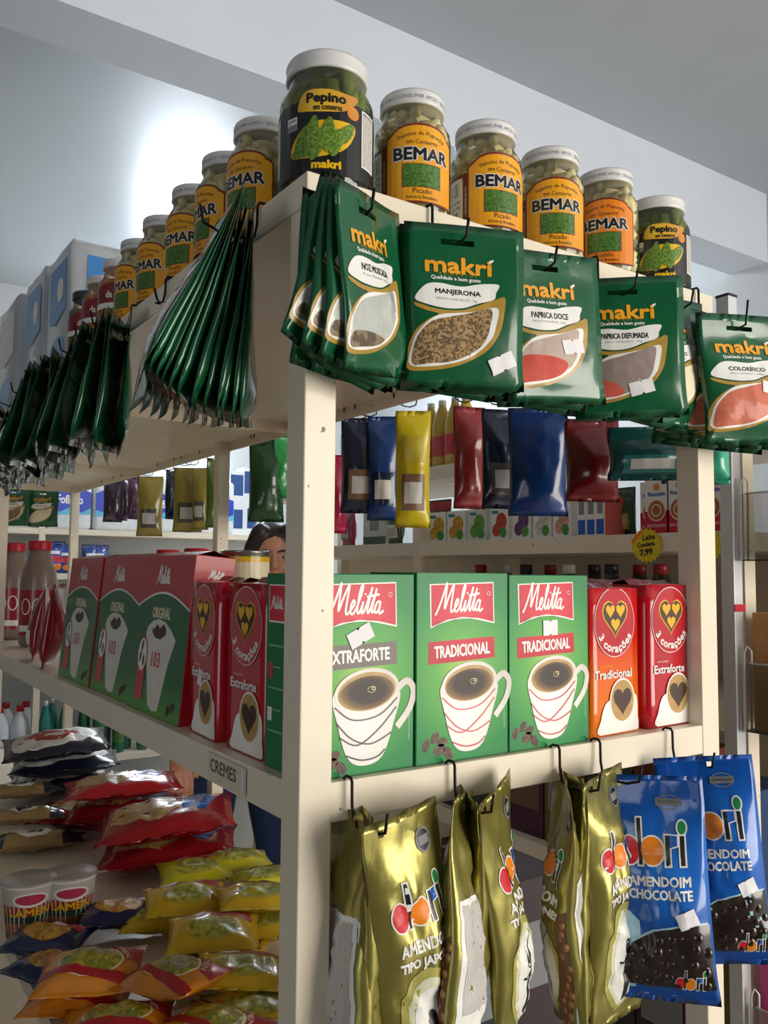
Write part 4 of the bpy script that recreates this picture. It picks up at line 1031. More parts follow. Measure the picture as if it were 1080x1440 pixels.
hang_far(540, 586, 732, 46, f_blue, 'royal blue pack between the navy and yellow packs', -40, 52, art_lbl(f_navy, f_blue), x=.73)
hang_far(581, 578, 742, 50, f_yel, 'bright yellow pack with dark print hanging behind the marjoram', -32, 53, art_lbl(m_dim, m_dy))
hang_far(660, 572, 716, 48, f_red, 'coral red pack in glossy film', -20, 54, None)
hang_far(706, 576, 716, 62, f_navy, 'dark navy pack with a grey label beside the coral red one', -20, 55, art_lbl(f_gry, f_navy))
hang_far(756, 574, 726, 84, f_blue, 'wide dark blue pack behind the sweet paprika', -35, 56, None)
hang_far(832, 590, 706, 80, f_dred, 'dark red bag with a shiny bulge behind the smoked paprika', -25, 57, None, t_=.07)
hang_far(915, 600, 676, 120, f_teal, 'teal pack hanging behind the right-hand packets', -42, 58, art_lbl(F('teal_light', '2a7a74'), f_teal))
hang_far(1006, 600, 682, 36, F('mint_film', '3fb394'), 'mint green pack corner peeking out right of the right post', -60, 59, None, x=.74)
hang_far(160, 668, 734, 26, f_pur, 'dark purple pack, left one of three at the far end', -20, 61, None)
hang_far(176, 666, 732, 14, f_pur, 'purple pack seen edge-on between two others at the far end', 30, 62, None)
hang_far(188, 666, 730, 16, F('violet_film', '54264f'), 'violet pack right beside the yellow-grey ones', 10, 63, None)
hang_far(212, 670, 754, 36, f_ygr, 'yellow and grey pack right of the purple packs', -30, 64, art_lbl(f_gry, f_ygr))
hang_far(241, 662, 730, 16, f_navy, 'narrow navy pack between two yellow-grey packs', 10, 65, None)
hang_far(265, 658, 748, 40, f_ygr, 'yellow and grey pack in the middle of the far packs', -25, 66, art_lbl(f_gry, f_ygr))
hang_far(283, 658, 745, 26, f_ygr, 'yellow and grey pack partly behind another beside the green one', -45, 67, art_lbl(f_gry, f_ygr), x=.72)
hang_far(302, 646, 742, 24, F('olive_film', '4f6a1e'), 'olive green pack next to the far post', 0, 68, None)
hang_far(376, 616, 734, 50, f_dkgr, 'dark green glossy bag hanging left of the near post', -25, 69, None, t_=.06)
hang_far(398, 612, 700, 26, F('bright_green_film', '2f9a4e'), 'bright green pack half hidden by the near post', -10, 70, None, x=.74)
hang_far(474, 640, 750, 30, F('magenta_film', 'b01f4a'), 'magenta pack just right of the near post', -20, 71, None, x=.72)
# ------------------------------------------------------------------ goods lying on the lower shelf (shaded side)
def lying(name, label, cat, u, v, z, w, h, t_, film, yaw, seed, art=None, tilt=(0, 0), group=None, wr=.003, px=None, **kw):
    """bag lying on its back; photo pixel u,v on the height z gives its place"""
    c = px or on(u, v, 2, z)
    t = thing(name, label, cat, (c[0], c[1], z), (R_(-90+tilt[0]), R_(tilt[1]), R_(yaw)), group)
    t.rotation_mode = 'XYZ'
    p = Pouch(w, h, t_, wr=wr, seed=seed, **dict(dict(ct=.014, cb=.014, a=.45, b=.45, pin=.05, fold=.004), **kw)); p.mesh('film', film, t, nu=16, nv=20)
    if art:
        a = Art(.0003); art(a, w, h); a.build('front_print', p.front(), t, grid=.012, clip=(-w/2+.002, w/2-.002, -h/2+.002, h/2-.002))
    return t
zs = LB
f_noo = F('noodle_orange_film', 'e08a1c'); f_nyel = F('noodle_yellow_film', 'd8b021'); f_nblue = F('noodle_navy_film', '1c2150'); f_ngrn = F('noodle_lime_film', 'c9c022')
m_bowl = M('print_noodle_bowl', 'b9a83c', .35, kind='voronoi', scale=120, col2='7f8a30', coat=.3)
m_nred = M('print_noodle_red', 'b3202a', .35, var=.15, coat=.3)
def noodle(a, w, h):
    a.ellipse(0, 0, w*.33, h*.30, m_cream, 1, 24); a.ellipse(0, 0, w*.31, h*.275, m_bowl, 2, 24)
    a.poly([(-w*.5, -h*.22), (-w*.2, -h*.24), (w*.5, -h*.44), (w*.5, -h*.28), (0, -h*.16), (-w*.5, -h*.08)], m_nred, 3)
    a.poly([(w*.1, h*.46), (w*.5, h*.46), (w*.5, h*.02), (w*.36, h*.04)], m_nred, 3); a.text('LÁMEN', w*.3, h*.24, m_cream, width=w*.3, height=h*.09, rot=-1.0, lay=4)
def noodle_b(a, w, h):
    a.poly([(-w*.3, h*.4), (w*.4, h*.46), (w*.44, h*.1), (-w*.2, h*.16)], m_nred, 1); a.ellipse(.0, -h*.12, w*.3, h*.22, m_bowl, 2, 20)
    a.ellipse(-w*.2, h*.28, w*.12, h*.08, m_wht, 2, 14)
def noodle_c(a, w, h):
    a.ellipse(0, 0, w*.3, h*.3, M('print_noodle_ochre', 'b07a2a', .4, kind='voronoi', scale=150, col2='d8a84a'), 1, 20); a.poly([(0, h*.1), (w*.4, h*.05), (w*.42, h*.3), (w*.05, h*.34)], m_nred, 2); a.rect(w*.02, w*.2, h*.12, h*.26, m_wht, 3)
rn = random.Random(5)
NZ = .034
def noo(label, u, v, lay, film, art, yaw, w=.125, h=.105, tilt=(0, 0), sd=None):
    z = zs+.02+NZ*lay
    return lying('noodle_pack', label, 'instant noodles', u, v, z, w, h, .052, film, yaw, sd or rn.randint(100, 999), art, tilt, 'instant noodle packs on the lower shelf')
W1, H1 = .185, .145
noo('orange instant noodle pack lying nearest the lower left, facing up', 128, 1366, 1.5, f_noo, noodle, -24, W1, H1, (8, 0))
noo('orange instant noodle pack with a red band, right of the similar one', 243, 1375, 1.7, f_noo, noodle, -66, W1, H1, (0, -8))
noo('orange instant noodle pack cut by the bottom edge of the picture', 165, 1442, .5, f_noo, noodle, -22, W1, H1)
noo('orange instant noodle pack under the lower left one', 112, 1402, .3, f_noo, noodle, -30, W1, H1)
noo('orange instant noodle pack at the bottom edge beside the post', 300, 1448, .6, f_noo, noodle, -60, W1, H1)
noo('dark instant noodle pack at the bottom right beside the post', 358, 1420, .3, f_nyel, noodle_b, -20, W1, H1)
noo('yellow instant noodle pack with a white patch beside the post', 345, 1366, 1.3, f_nyel, noodle_b, -28, W1, H1, (0, 6))
noo('yellow instant noodle pack in the middle of the heap', 300, 1312, 1.6, f_nyel, noodle_b, -24, W1, H1, (6, 0))
noo('yellow instant noodle pack under the middle of the heap', 312, 1342, .5, f_nyel, noodle_b, -30, W1, H1)
noo('yellow instant noodle pack stacked high beside the post', 365, 1262, 2.2, f_nyel, noodle_b, -18, W1, H1, (0, 4))
noo('yellow instant noodle pack below the high stack by the post', 368, 1300, 1.0, f_nyel, noodle_b, -22, W1, H1)
noo('yellow noodle pack with clear film at the back of the heap', 262, 1264, 1.6, f_nyel, noodle_b, -16, W1, H1, (6, 0))
noo('yellow noodle pack low at the left of the back row', 222, 1292, .5, f_nyel, noodle_b, -20, .16, .13)
noo('yellow noodle pack hidden low in the back of the heap', 290, 1280, .4, f_nyel, noodle_b, -12, W1, H1)
noo('lime yellow noodle pack at the back edge, left of two', 276, 1224, 1.2, f_ngrn, noodle_b, -14, W1, H1, (4, 0))
noo('lime yellow noodle pack at the back edge, right of two', 332, 1210, 1.3, f_ngrn, noodle_b, -16, .17, .13)
noo('lime yellow noodle pack reaching the post at the back edge', 374, 1236, 1.2, f_ngrn, noodle_b, -10, .17, .13)
noo('navy noodle pack with a red flash left of the yellow heap', 168, 1284, .8, f_nblue, noodle_c, -16, W1, .13)
noo('navy noodle pack below the foam cups', 66, 1322, .6, f_nblue, noodle_c, -35, .17, .13)
noo('navy noodle pack at the left edge of the shelf by the rail', 70, 1362, .3, f_nblue, noodle_c, -60, .16, .12)
# noodle cups
m_foamc = M('white_foam_cup', 'ddd8d2', .55, var=.04)
for u, v, lb, sc in ((38, 1322, 'foam noodle cup, left one, cut by the left picture edge', 1.0), (96, 1312, 'foam noodle cup, right one with its lid tab standing out', 1.0)):
    c = on(u, v, 2, zs); c.z = zs
    t = thing('noodle_cup', lb, 'noodle cup', c, (0, 0, face_cam(c, 5)), 'foam noodle cups'); t.scale = (1.2, 1.2, 1.2)
    bm = bmesh.new(); lathe(bm, [(.032, 0), (.034, .002), (.046, .102), (.0485, .104), (.0485, .107), (.046, .108)], 28); mk('cup_body', bm, m_foamc, t)
    bm = bmesh.new(); lathe(bm, [(.0485, .1085), (.047, .110), (.002, .1095)], 28); q = [bm.verts.new(p) for p in ((.036, -.03, .1095), (.046, -.012, .1095), (.064, -.028, .113), (.058, -.036, .113))]; bm.faces.new(q); mk('foil_lid', bm, M('foil_lid', 'c9c2be', .3, metal=.4), t)
    cs = lambda u_, v_, o: Vector(((.0335+.0118*v_/.1+o)*sin(u_/.041), -(.0335+.0118*v_/.1+o)*cos(u_/.041), v_))
    a = Art(.0004); a.rect(-.06, .06, .012, .044, M('print_soup_orange', 'a5632c', .4, kind='voronoi', scale=90, col2='6a3a1c'), 1); a.rect(-.06, .06, .044, .056, M('print_dark_green', '24402c', .4), 1); a.rect(-.06, .06, .056, .074, m_nred, 1)
    a.text('LAMEN', 0, .0625, m_yel, width=.07, height=.013, lay=3, fat=.0006); a.ellipse(.0, .084, .03, .013, m_wht, 2, 20); a.ellipse(0, .085, .025, .009, M('print_pink', 'c23a5a', .4), 3, 20)
    a.build('sleeve_print', cs, t, grid=.008)
# pasta and rice bags
f_pas = F('pasta_red_film', 'a01c22'); f_ric = F('rice_navy_film', '23283c'); f_bis = F('biscuit_film', 'a98c5c')
m_pasta = M('pasta_window', 'c9a566', .35, kind='wave', scale=60, col2='a07c40', coat=.4)
def pasta(a, w, h):
    a.poly([(-w*.42, -h*.15), (-w*.05, -h*.32), (w*.1, -h*.1), (w*.05, h*.32), (-w*.4, h*.3)], m_pasta, 1)
    a.poly([(w*.12, -h*.1), (w*.3, -h*.18), (w*.38, h*.1), (w*.28, h*.34), (w*.12, h*.25)], m_blu, 2); a.ellipse(w*.05, h*.34, w*.12, h*.1, m_wht, 3, 14); a.text('massa', w*.25, h*.08, m_wht, width=h*.28, height=w*.06, rot=1.3, lay=4)
def rice(a, w, h):
    a.poly(bez([(-w*.4, -h*.3), (0, -h*.36), (w*.35, -h*.2), (w*.4, h*.2), (0, h*.36), (-w*.36, h*.3)], 4), m_wht, 1)
    a.poly(bez([(-w*.3, 0), (0, -h*.22), (w*.25, 0), (w*.1, h*.2), (-w*.2, h*.2)], 4), m_nred, 2); a.rect(-w*.1, w*.1, -h*.06, h*.06, m_wht, 3)
def biscuit(a, w, h):
    a.rect(-w*.5, -w*.28, -h*.5, h*.5, f_ric, 1); a.rect(w*.28, w*.5, -h*.5, h*.5, f_ric, 1); a.ellipse(0, 0, w*.18, h*.24, m_wht, 2, 16); a.ellipse(0, 0, w*.1, h*.16, m_blk, 3, 16)
def bag(label, u, v, z, w, h, t_, film, yaw, art, tilt=(0, 0), sd=1, nm='pasta_bag', cat='pasta'):
    return lying(nm, label, cat, u, v, z, w, h, t_, film, yaw, sd, art, tilt, {'pasta_bag': 'red pasta bags on the lower shelf', 'rice_bag': 'navy rice bags on the lower shelf', 'biscuit_pack': 'biscuit packs on the lower shelf'}[nm], wr=.005, fold=.008)
bag('red pasta bag with a blue emblem on top of the pasta pile', 236, 1150, zs+.135, .36, .25, .075, f_pas, -22, pasta, (6, -6), 201)
bag('red pasta bag directly under the one with the blue emblem', 238, 1192, zs+.055, .36, .25, .075, f_pas, -24, pasta, (2, -4), 202)
bag('bright red pasta bag behind the pasta pile, near the hand', 172, 1104, zs+.150, .34, .24, .06, F('pasta_bright_red', 'c4202a'), -14, pasta, (0, -2), 203)
bag('red pasta bag at the bottom of the rear pasta pile', 178, 1135, zs+.075, .36, .25, .075, f_pas, -16, pasta, (0, 0), 204)
bag('dark red pasta bag low at the left of the pasta pile', 130, 1145, zs+.05, .34, .24, .07, f_pas, -30, pasta, (0, 3), 205)
bag('navy and white rice bag on top of the rice pile', 78, 1046, zs+.205, .34, .26, .07, f_ric, -10, rice, (6, -4), 211, 'rice_bag', 'rice')
bag('navy rice bag in the middle of the rice pile', 92, 1072, zs+.125, .36, .27, .08, f_ric, -14, rice, (0, -2), 212, 'rice_bag', 'rice')
bag('navy rice bag at the bottom of the rice pile', 88, 1096, zs+.045, .36, .27, .08, f_ric, -12, rice, (0, 0), 213, 'rice_bag', 'rice')
bag('biscuit pack with navy ends, topmost at the left picture edge', 28, 1112, zs+.095, .26, .11, .045, f_bis, -12, biscuit, (0, 0), 221, 'biscuit_pack', 'biscuits')
bag('biscuit pack with navy ends, middle one of the left pile', 34, 1148, zs+.07, .26, .11, .045, f_bis, -14, biscuit, (0, 0), 222, 'biscuit_pack', 'biscuits')
bag('biscuit pack with navy ends, nearest one of the left pile', 48, 1182, zs+.03, .28, .12, .05, f_bis, -16, biscuit, (0, 0), 223, 'biscuit_pack', 'biscuits')
# tubs and packs on the lower shelf behind the hanging peanut packs
m_tub = clear('clear_tub', 'e6e6e0', .86, .12, body=1)
def tub(label, x, y, cont, rr=.055, hh=.085):
    t = thing('sweets_tub', label, 'tub', (x, y, LB), (0, 0, 0), 'clear tubs on the lower shelf')
    bm = bmesh.new(); lathe(bm, [(rr*.82, 0), (rr*.86, .002), (rr, hh-.006), (rr*1.04, hh-.005), (rr*1.04, hh)], 24); mk('tub_body', bm, m_tub, t)
    bm = bmesh.new(); lathe(bm, [(rr*1.05, hh-.002), (rr*1.05, hh+.004), (rr*.9, hh+.006), (rr*.6, hh+.005)], 24); mk('tub_lid', bm, m_tub, t)
    r0 = random.Random(int(x*1000)); bm = bmesh.new()
    for i in range(60):
        q = r0.uniform(0, 2*pi); rad = rr*.78*sqrt(r0.random()); ball(bm, (rad*cos(q), rad*sin(q), .008+r0.random()*(hh-.03)), .009, .009, .008, 1)
    stuff(mk('sweets', bm, cont, t))
tub('clear tub of dark sweets on the lower shelf behind the blue pack', .42, .09, m_chocn)
tub('clear tub of brown sweets on the lower shelf behind the gold packs', .30, .10, m_pean)
tub('clear tub of dark sweets beside the right post on the lower shelf', .555, .10, m_chocn)
def shelf_box(label, x, y, z, w, d, h, col, rotz=0, band=None, txt=None, cat='box', nm='carton_box', group=None, tc=None):
    t = thing(nm, label, cat, (x, y, z), (0, 0, R_(rotz)), group)
    bm = bmesh.new(); box(bm, -w/2, w/2, 0, d, 0, h); bev(bm, .0012, 1); mk('carton', bm, col, t)
    for (x0, x1, y0, y1, m) in band or ():
        a = Art(.0004); a.rect(x0*w, x1*w, y0*h, y1*h, m, 1); a.build('print_panel', flat(), t)
    if txt: a = Art(.0004); a.text(txt, 0, h*.72, tc or m_blu, width=w*.7, height=h*.1, lay=2, fat=w*.004); a.build('front_lettering', flat(), t)
    return t
shelf_box('pink and white carton on the lower shelf beside the tubs', .49, .05, LB, .08, .05, .06, M('pink_carton', 'd86aa0', .4), 10, [(-.4, .1, .2, .8, m_wht)])

for k, (x, y, c, nm) in enumerate(((.47, .26, '26303a', 'slate'), (.585, .27, '3c2a30', 'dark plum'))):
    shelf_box('%s carton on the lower shelf behind the hanging peanut packs' % nm, x, y, LB, .12 if k < 1 else .10, .2, .30+.03*(k % 2), M('lowbox_'+c, c, .5), 0, [(-.4, .4, .5, .8, m_gry)], None, 'carton', 'carton_box', 'dark cartons on the lower shelf')
ORDW = ['first', 'second', 'third', 'fourth', 'fifth', 'sixth', 'seventh', 'eighth', 'ninth', 'tenth']
# ------------------------------------------------------------------ goods on the rack across the aisle (faces towards -x)
QX = BX+.035; RZ = -90
def yy(u): return on(u, 750, 0, QX).y
def fruit_band(c): return [(-.5, .5, .78, .93, m_wht)]
z1 = BL[1]
gel = [(614, 'yellow', 'e0b030'), (641, 'amber', 'd8a028'), (671, 'green', '6aa83a'), (702, 'red', 'c8402c'), (733, 'purple', '6a3a78'), (762, 'white', 'd8d4cc'), (790, 'peach', 'e0a890')]
for u, nm, c in gel:
    y = yy(u); w = abs(yy(u-12.5)-yy(u+12.5))
    t = shelf_box('small dessert box with a %s fruit picture on the rack across the aisle' % nm, QX, y, z1, w, .04, .100, m_wht if nm != 'green' else M('pale_box', 'dfe6da', .4), RZ, None, None, 'dessert box', 'dessert_box', 'small dessert boxes across the aisle')
    m = M('print_fruit_'+nm, c, .4, kind='voronoi', scale=140, var=.3)
    a = Art(.0004); a.rect(-w*.42, -w*.05, .08, .09, M('print_teal', '2a8a80', .4), 1); a.ellipse(w*.12, .055, w*.3, .028, m, 1, 18); a.ellipse(-w*.15, .03, w*.24, .02, m, 2, 18); a.ellipse(w*.22, .022, w*.2, .016, M('print_leaf', '4f9a3a', .4), 3, 14); a.build('front_print', flat(), t)
for k, u in enumerate((818, 831, 844)):
    shelf_box('blue and white medicine-like carton, %s of three beside the dessert boxes' % ('first', 'second', 'third')[k], QX, yy(u), z1, .032, .06, .108, m_wht, RZ, [(-.4, .4, .05, .42, m_blu), (-.3, .3, .55, .9, m_gry)], None, 'carton', 'carton_box', 'blue and white cartons across the aisle')
shelf_box('narrow red carton beside the blue and white cartons', QX, yy(856), z1, .025, .05, .10, M('coral_carton', 'd85a50', .4), RZ, None, None, 'carton')
def cond(label, u, dx=0.):
    t = shelf_box(label, QX+dx, yy(u), z1, .072, .05, .135, m_wht, RZ, [(-.49, .49, .01, .42, m_red)], 'Piracanjuba', 'milk carton', 'milk_carton', 'condensed milk cartons')
    a = Art(.0006); a.ellipse(0, .058, .027, .027, m_cream, 2, 24); a.ellipse(0, .058, .024, .024, M('print_caramel', 'b5683f', .4, var=.2, scale=60), 3, 24); a.ring(0, .058, .014, .014, .003, m_cream, 4); a.ellipse(0, .116, .009, .009, m_ora, 2, 16); a.text('LEITE CONDENSADO', 0, .020, m_wht, width=.055, height=.007, lay=3); a.rect(.016, .03, .122, .132, m_blk, 2)
    a.build('label_print', flat(), t); return t
cond('condensed milk carton, left one half hidden by its neighbour', 906, .03); cond('condensed milk carton in the middle of three', 924); cond('condensed milk carton, right one beside the post', 956)
cond('condensed milk carton seen right of the right post', 1000); 
p = on(876, 720, 0, QX+.06); film_pack('coffee_pouch', 'dark green pouch with yellow print beside the milk cartons', 'pouch', .09, .13, .04, f_dkgr, (QX+.06, p.y, z1+.118), (0, 0, R_(-90)), 301, art_lbl(m_dy, f_dkgr), group='pouches across the aisle')
# starburst price tags clipped to the rail
for u, lb, full in ((908, 'yellow starburst price tag for condensed milk on the rail', 1), (990, 'yellow starburst price tag half hidden by the right post', 0)):
    c = on(u, 767, 0, BX-.006); t = thing('price_tag', lb, 'price tag', (BX-.004, c.y, c.z), (0, 0, R_(-90)), 'starburst price tags')
    bm = bmesh.new(); n = 44; q = []
    for i in range(n):
        r = 1. if i % 2 else .86; q.append(bm.verts.new((.047*r*cos(2*pi*i/n), 0, .043*r*sin(2*pi*i/n))))
    f = bm.faces.new(q); e = bmesh.ops.extrude_face_region(bm, geom=[f]); bmesh.ops.translate(bm, vec=(0, .0015, 0), verts=[v for v in e['geom'] if isinstance(v, bmesh.types.BMVert)]); bmesh.ops.recalc_face_normals(bm, faces=bm.faces[:])
    mk('card', bm, M('fluor_yellow_card', 'e9cf1a', .6), t)
    a = Art(.0004); a.poly([(-.046, .012), (-.018, .038), (-.006, .036), (-.04, .004)], m_ora, 1)
    a.text('Leite', .008, .020, m_blk, width=.036, height=.013, lay=1, fat=.0006, rot=.12); a.text('Condens.', 0, .003, m_blk, width=.052, height=.011, lay=1, fat=.0006, rot=.12); a.text('7,99', .0, -.017, m_blk, width=.036, height=.016, lay=1, fat=.001, rot=.12); a.build('handwriting', flat(), t)
# bottles
def bottle(label, loc, prof, body, capm, capr, cap, lab=None, s=1., nm='bottle', group=None, n=20):
    t = thing(nm, label, 'bottle', loc, (0, 0, face_cam(loc)), group); t.scale = s if isinstance(s, tuple) else (s, s, s)
    bm = bmesh.new(); lathe(bm, prof, n); mk('bottle_body', bm, body, t)
    bm = bmesh.new(); lathe(bm, [(capr, cap[0]), (capr, cap[1]-.002), (capr*.9, cap[1])], 16); mk('cap', bm, capm, t)
    if lab:
        r, za, zb, m = lab; bm = bmesh.new(); lathe(bm, [(r+.0006, za), (r+.0006, zb)], n, cap=False); mk('label_sleeve', bm, m, t)
    return t
PET = [(.030, 0), (.040, .006), (.042, .02), (.042, .15), (.04, .175), (.032, .205), (.018, .24), (.0135, .252), (.0135, .262)]
m_oil = M('soy_oil', 'c9a63a', .15, var=.1, coat=.6); m_cola = M('dark_cola', '1d1210', .12, var=.2, coat=.6); m_cap_y = M('white_cap', 'd8d8d4', .4); m_cap_b = M('black_cap', '1c1c1e', .4)
z0 = BL[0]
for k, u in enumerate((606, 622, 640, 655)):
    y = on(u, 640, 0, BX+.07).y
    bottle('cooking oil bottle on the upper shelf across the aisle, %s from the left' % ORDW[k], (BX+.07, y, z0), PET, m_oil, m_cap_y, .0155, (.25, .272), (.042, .045, .125, m_red if k % 2 == 0 else M('pink_label', 'c8504e', .4)), .86, 'oil_bottle', 'cooking oil bottles')
for k, u in enumerate((676, 740, 800, 860, 930, 712, 774, 836, 900, 968)):
    bx = BX+(.09 if k < 5 else .2); y = on(u, 830, 0, bx).y
    bottle('dark soft drink bottle below the dessert boxes, %s from the left in the %s row' % (ORDW[k % 5], 'front' if k < 5 else 'rear'), (bx, y, BL[2]), PET, m_cola, (m_cap_y if k in (2, 5) else m_cap_b if k % 2 else M('red_cap', '8c1a1e', .4)), .0155, (.25, .272), (.042, .05, .12, m_dim), 1.2, 'drink_bottle', 'dark soft drink bottles')
def pack_row(us, z, h, cols, word, dep=.06, w=.06, x=None, nm='cookie_pack', cat='pack'):
    for k, (u, c) in enumerate(zip(us, cols)):
        y = on(u, 800, 0, x or QX).y
        film_pack(nm, word % ('first', 'second', 'third', 'fourth', 'fifth', 'sixth', 'seventh')[k], cat, w, h, dep, F('pk_'+c, c), (x or QX, y, z+h-.012), (0, 0, R_(-90)), 400+k*3+int(u), art_lbl(m_wht, m_dy) if k % 2 else art_lbl(m_gry, m_dim), group=word.split(',')[0])
pack_row((546, 566, 606, 634), BL[2], .27, ('b01f6a', 'c02a72', '9a2068', 'b8286a'), 'pink and navy pouch standing below the dessert boxes, %s from the left', .06, .09)
pack_row((486, 512), BL[2], .26, ('c9b040', '7a4a2a'), 'yellow-topped snack pouch just right of the near post, %s one', .06, .1)
pack_row((655, 690), BL[2], .26, ('2a2a30', '33343c'), 'black and white pouch standing by the rear post, %s one', .05, .09, BX+.2)
pack_row((490, 556), z1, .15, ('c02060', '3a5a34'), 'pouch on the shelf behind the hanging blue packs, %s one', .05, .09)
shelf_box('white powder box with a green foot behind the navy pack', QX, on(526, 760, 0, QX).y, z1, .15, .05, .15, M('white_green_box', 'd8dcd4', .4), RZ, [(-.49, .49, .0, .2, f_dkgr), (-.2, .2, .35, .8, m_gry)], None, 'carton')
shelf_box('green and white carton high on the rack behind the navy pack', QX+.02, on(488, 600, 0, QX).y, BL[0], .16, .1, .20, M('mint_white_box', 'd6e6dc', .4), RZ, [(-.3, .1, .2, .5, f_dkgr)], None, 'carton')
p = on(619, 735, 0, QX+.08); film_pack('tea_pouch', 'green pouch with a red top behind the yellow dessert boxes', 'pouch', .12, .15, .04, f_dkgr, (QX+.08, p.y, z1+.14), (0, 0, R_(-90)), 305, lambda a, w, h: a.rect(-w*.48, w*.48, h*.25, h*.45, m_red, 1), group='pouches across the aisle')
# stock further down that rack, and beyond the right-hand post
cols = ['1c3a66', '6a2a1a', '2a4a26', '6a5a28', '4a2438', '3c3c3e', '222c44', '5e2222']
rr_ = random.Random(8)
for lv, z in enumerate(BL[3:]):
    for k in range(7):
        y = .48+k*.155
        shelf_box('%s carton on the %s shelf across the aisle, %s from the near end' % (('blue', 'rust', 'green', 'ochre', 'plum', 'grey', 'slate', 'red')[(k+lv*3) % 8], ('fourth', 'lowest')[lv], ORDW[k]), QX, y, z, .148, .2, .24+.08*rr_.random(), M('stock_'+cols[(k+lv*3) % 8], cols[(k+lv*3) % 8], .45), RZ, [(-.4, .4, .3, .6, m_gry if k % 2 else m_dim)], None, 'carton', 'carton_box', 'cartons low on the rack across the aisle')
# ------------------------------------------------------------------ goods along the back wall
m_soft = M('tissue_wrap_white', 'eef2f6', .4, coat=.3); m_roy = M('print_royal', '2346c8', .35); m_cy = M('print_cyan', '5cc4ec', .35)
tx = [(.50, .72), (.735, 1.0), (1.005, 1.30), (1.305, 1.60), (1.605, 1.92)]
for k, (x0, x1) in enumerate(tx):
    w = x1-x0; t = thing('tissue_pack', 'white and royal blue tissue pack on the back wall rack, %s from the left' % ('first', 'second', 'third', 'fourth', 'fifth')[k], 'tissue pack', ((x0+x1)/2, KY+.03, KL[0]), (0, 0, 0), 'tissue packs on the back wall rack')
    bm = bmesh.new(); box(bm, -w/2+.004, w/2-.004, 0, .2, 0, .345); bev(bm, .025, 3); mk('wrap', bm, m_soft, t, smooth=True)
    a = Art(.0006); a.poly([(-w*.46, .12), (-w*.2, .10), (0, .13), (w*.25, .10), (w*.46, .13), (w*.46, .22), (w*.2, .25), (0, .235), (-w*.25, .25), (-w*.46, .22)], m_roy, 2); a.poly([(-w*.46, .08), (w*.46, .09), (w*.46, .14), (-w*.46, .13)], m_cy, 1); a.text('Fofinho', 0, .175, m_wht, width=w*.55, height=.05, lay=3, fat=.002); a.rect(-w*.4, -w*.2, .29, .325, m_roy, 1); a.build('front_print', flat(), t)
for k, u in enumerate((333, 352, 372)):
    p = on(u, 700, 1, KY+.05)
    t = shelf_box('white and blue package on the back wall rack right of the far post, %s one' % ('first', 'second', 'third')[k], p.x, KY+.05, KL[0], .10, .12, .42+.03*k, m_soft, 0, [(-.45, .45, .62, .95, M('print_deep_blue', '1a4a8c', .4)), (-.2, .45, .1, .4, M('print_deep_blue'))], None, 'package', 'paper_package', 'packages by the back wall')
for k, u in enumerate((78, 92, 128, 140)):
    p = on(u, 800, 1, KY+.06)
    film_pack('detergent_bag', 'blue detergent bag with an orange flash on the back wall rack, %s from the left' % ('first', 'second', 'third', 'fourth')[k], 'detergent', .11, .17+.015*(k == 0), .05, F('detergent_blue', '2348a8'), (p.x, KY+.07, KL[1]+.16+.015*(k == 0)), (0, 0, 0), 330+k, lambda a, w, h: (a.ellipse(0, -h*.05, w*.4, h*.1, m_red, 1, 16), a.ellipse(w*.1, -h*.3, w*.3, h*.1, m_ora, 1, 16), a.rect(-w*.3, w*.2, h*.1, h*.2, m_wht, 1)), group='detergent bags')
BLEACH = [(.036, 0), (.046, .006), (.047, .03), (.047, .09), (.042, .105), (.046, .125), (.044, .16), (.036, .19), (.02, .215), (.015, .225), (.015, .235)]
m_bleach = M('white_hdpe', 'e2e6ea', .5)
for k, u in enumerate((-2, 14, 27, 43)):
    p = on(u, 1040, 1, KY+.07)
    bottle('white bleach bottle with a red cap, %s from the left picture edge' % ('first', 'second', 'third', 'fourth')[k], (p.x, KY+.07+.15*(k % 2), KL[3]), BLEACH, m_bleach, m_capred, .018, (.225, .25), (.047, .035, .088, M('bleach_label', 'd9a0a4', .5)), (1.12, 1.12, 1.3), 'bleach_bottle', 'white bleach bottles')
m_grn = M('green_bottle', '1f6a4a', .2, coat=.5, var=.2)
for k, u in enumerate((62, 76, 90, 122, 138, 152, 166, 182, 200, 214)):
    p = on(u, 1050, 1, KY+.08)
    bottle('green cleaner bottle on the lowest back shelf, %s from the left' % ORDW[k], (p.x, KY+.08+.08*(k % 2), KL[3]), PET, M('teal_bottle', '1f7a70', .2, coat=.5) if k < 2 else m_grn, m_cap_y if k < 3 else M('green_cap', '2a7a4a', .4), .0155, (.25, .272), (.042, .05, .13, M('cleaner_label', '3a5a6a', .4) if k % 2 else m_dg), (.85, .85, 1.25), 'cleaner_bottle', 'green cleaner bottles')

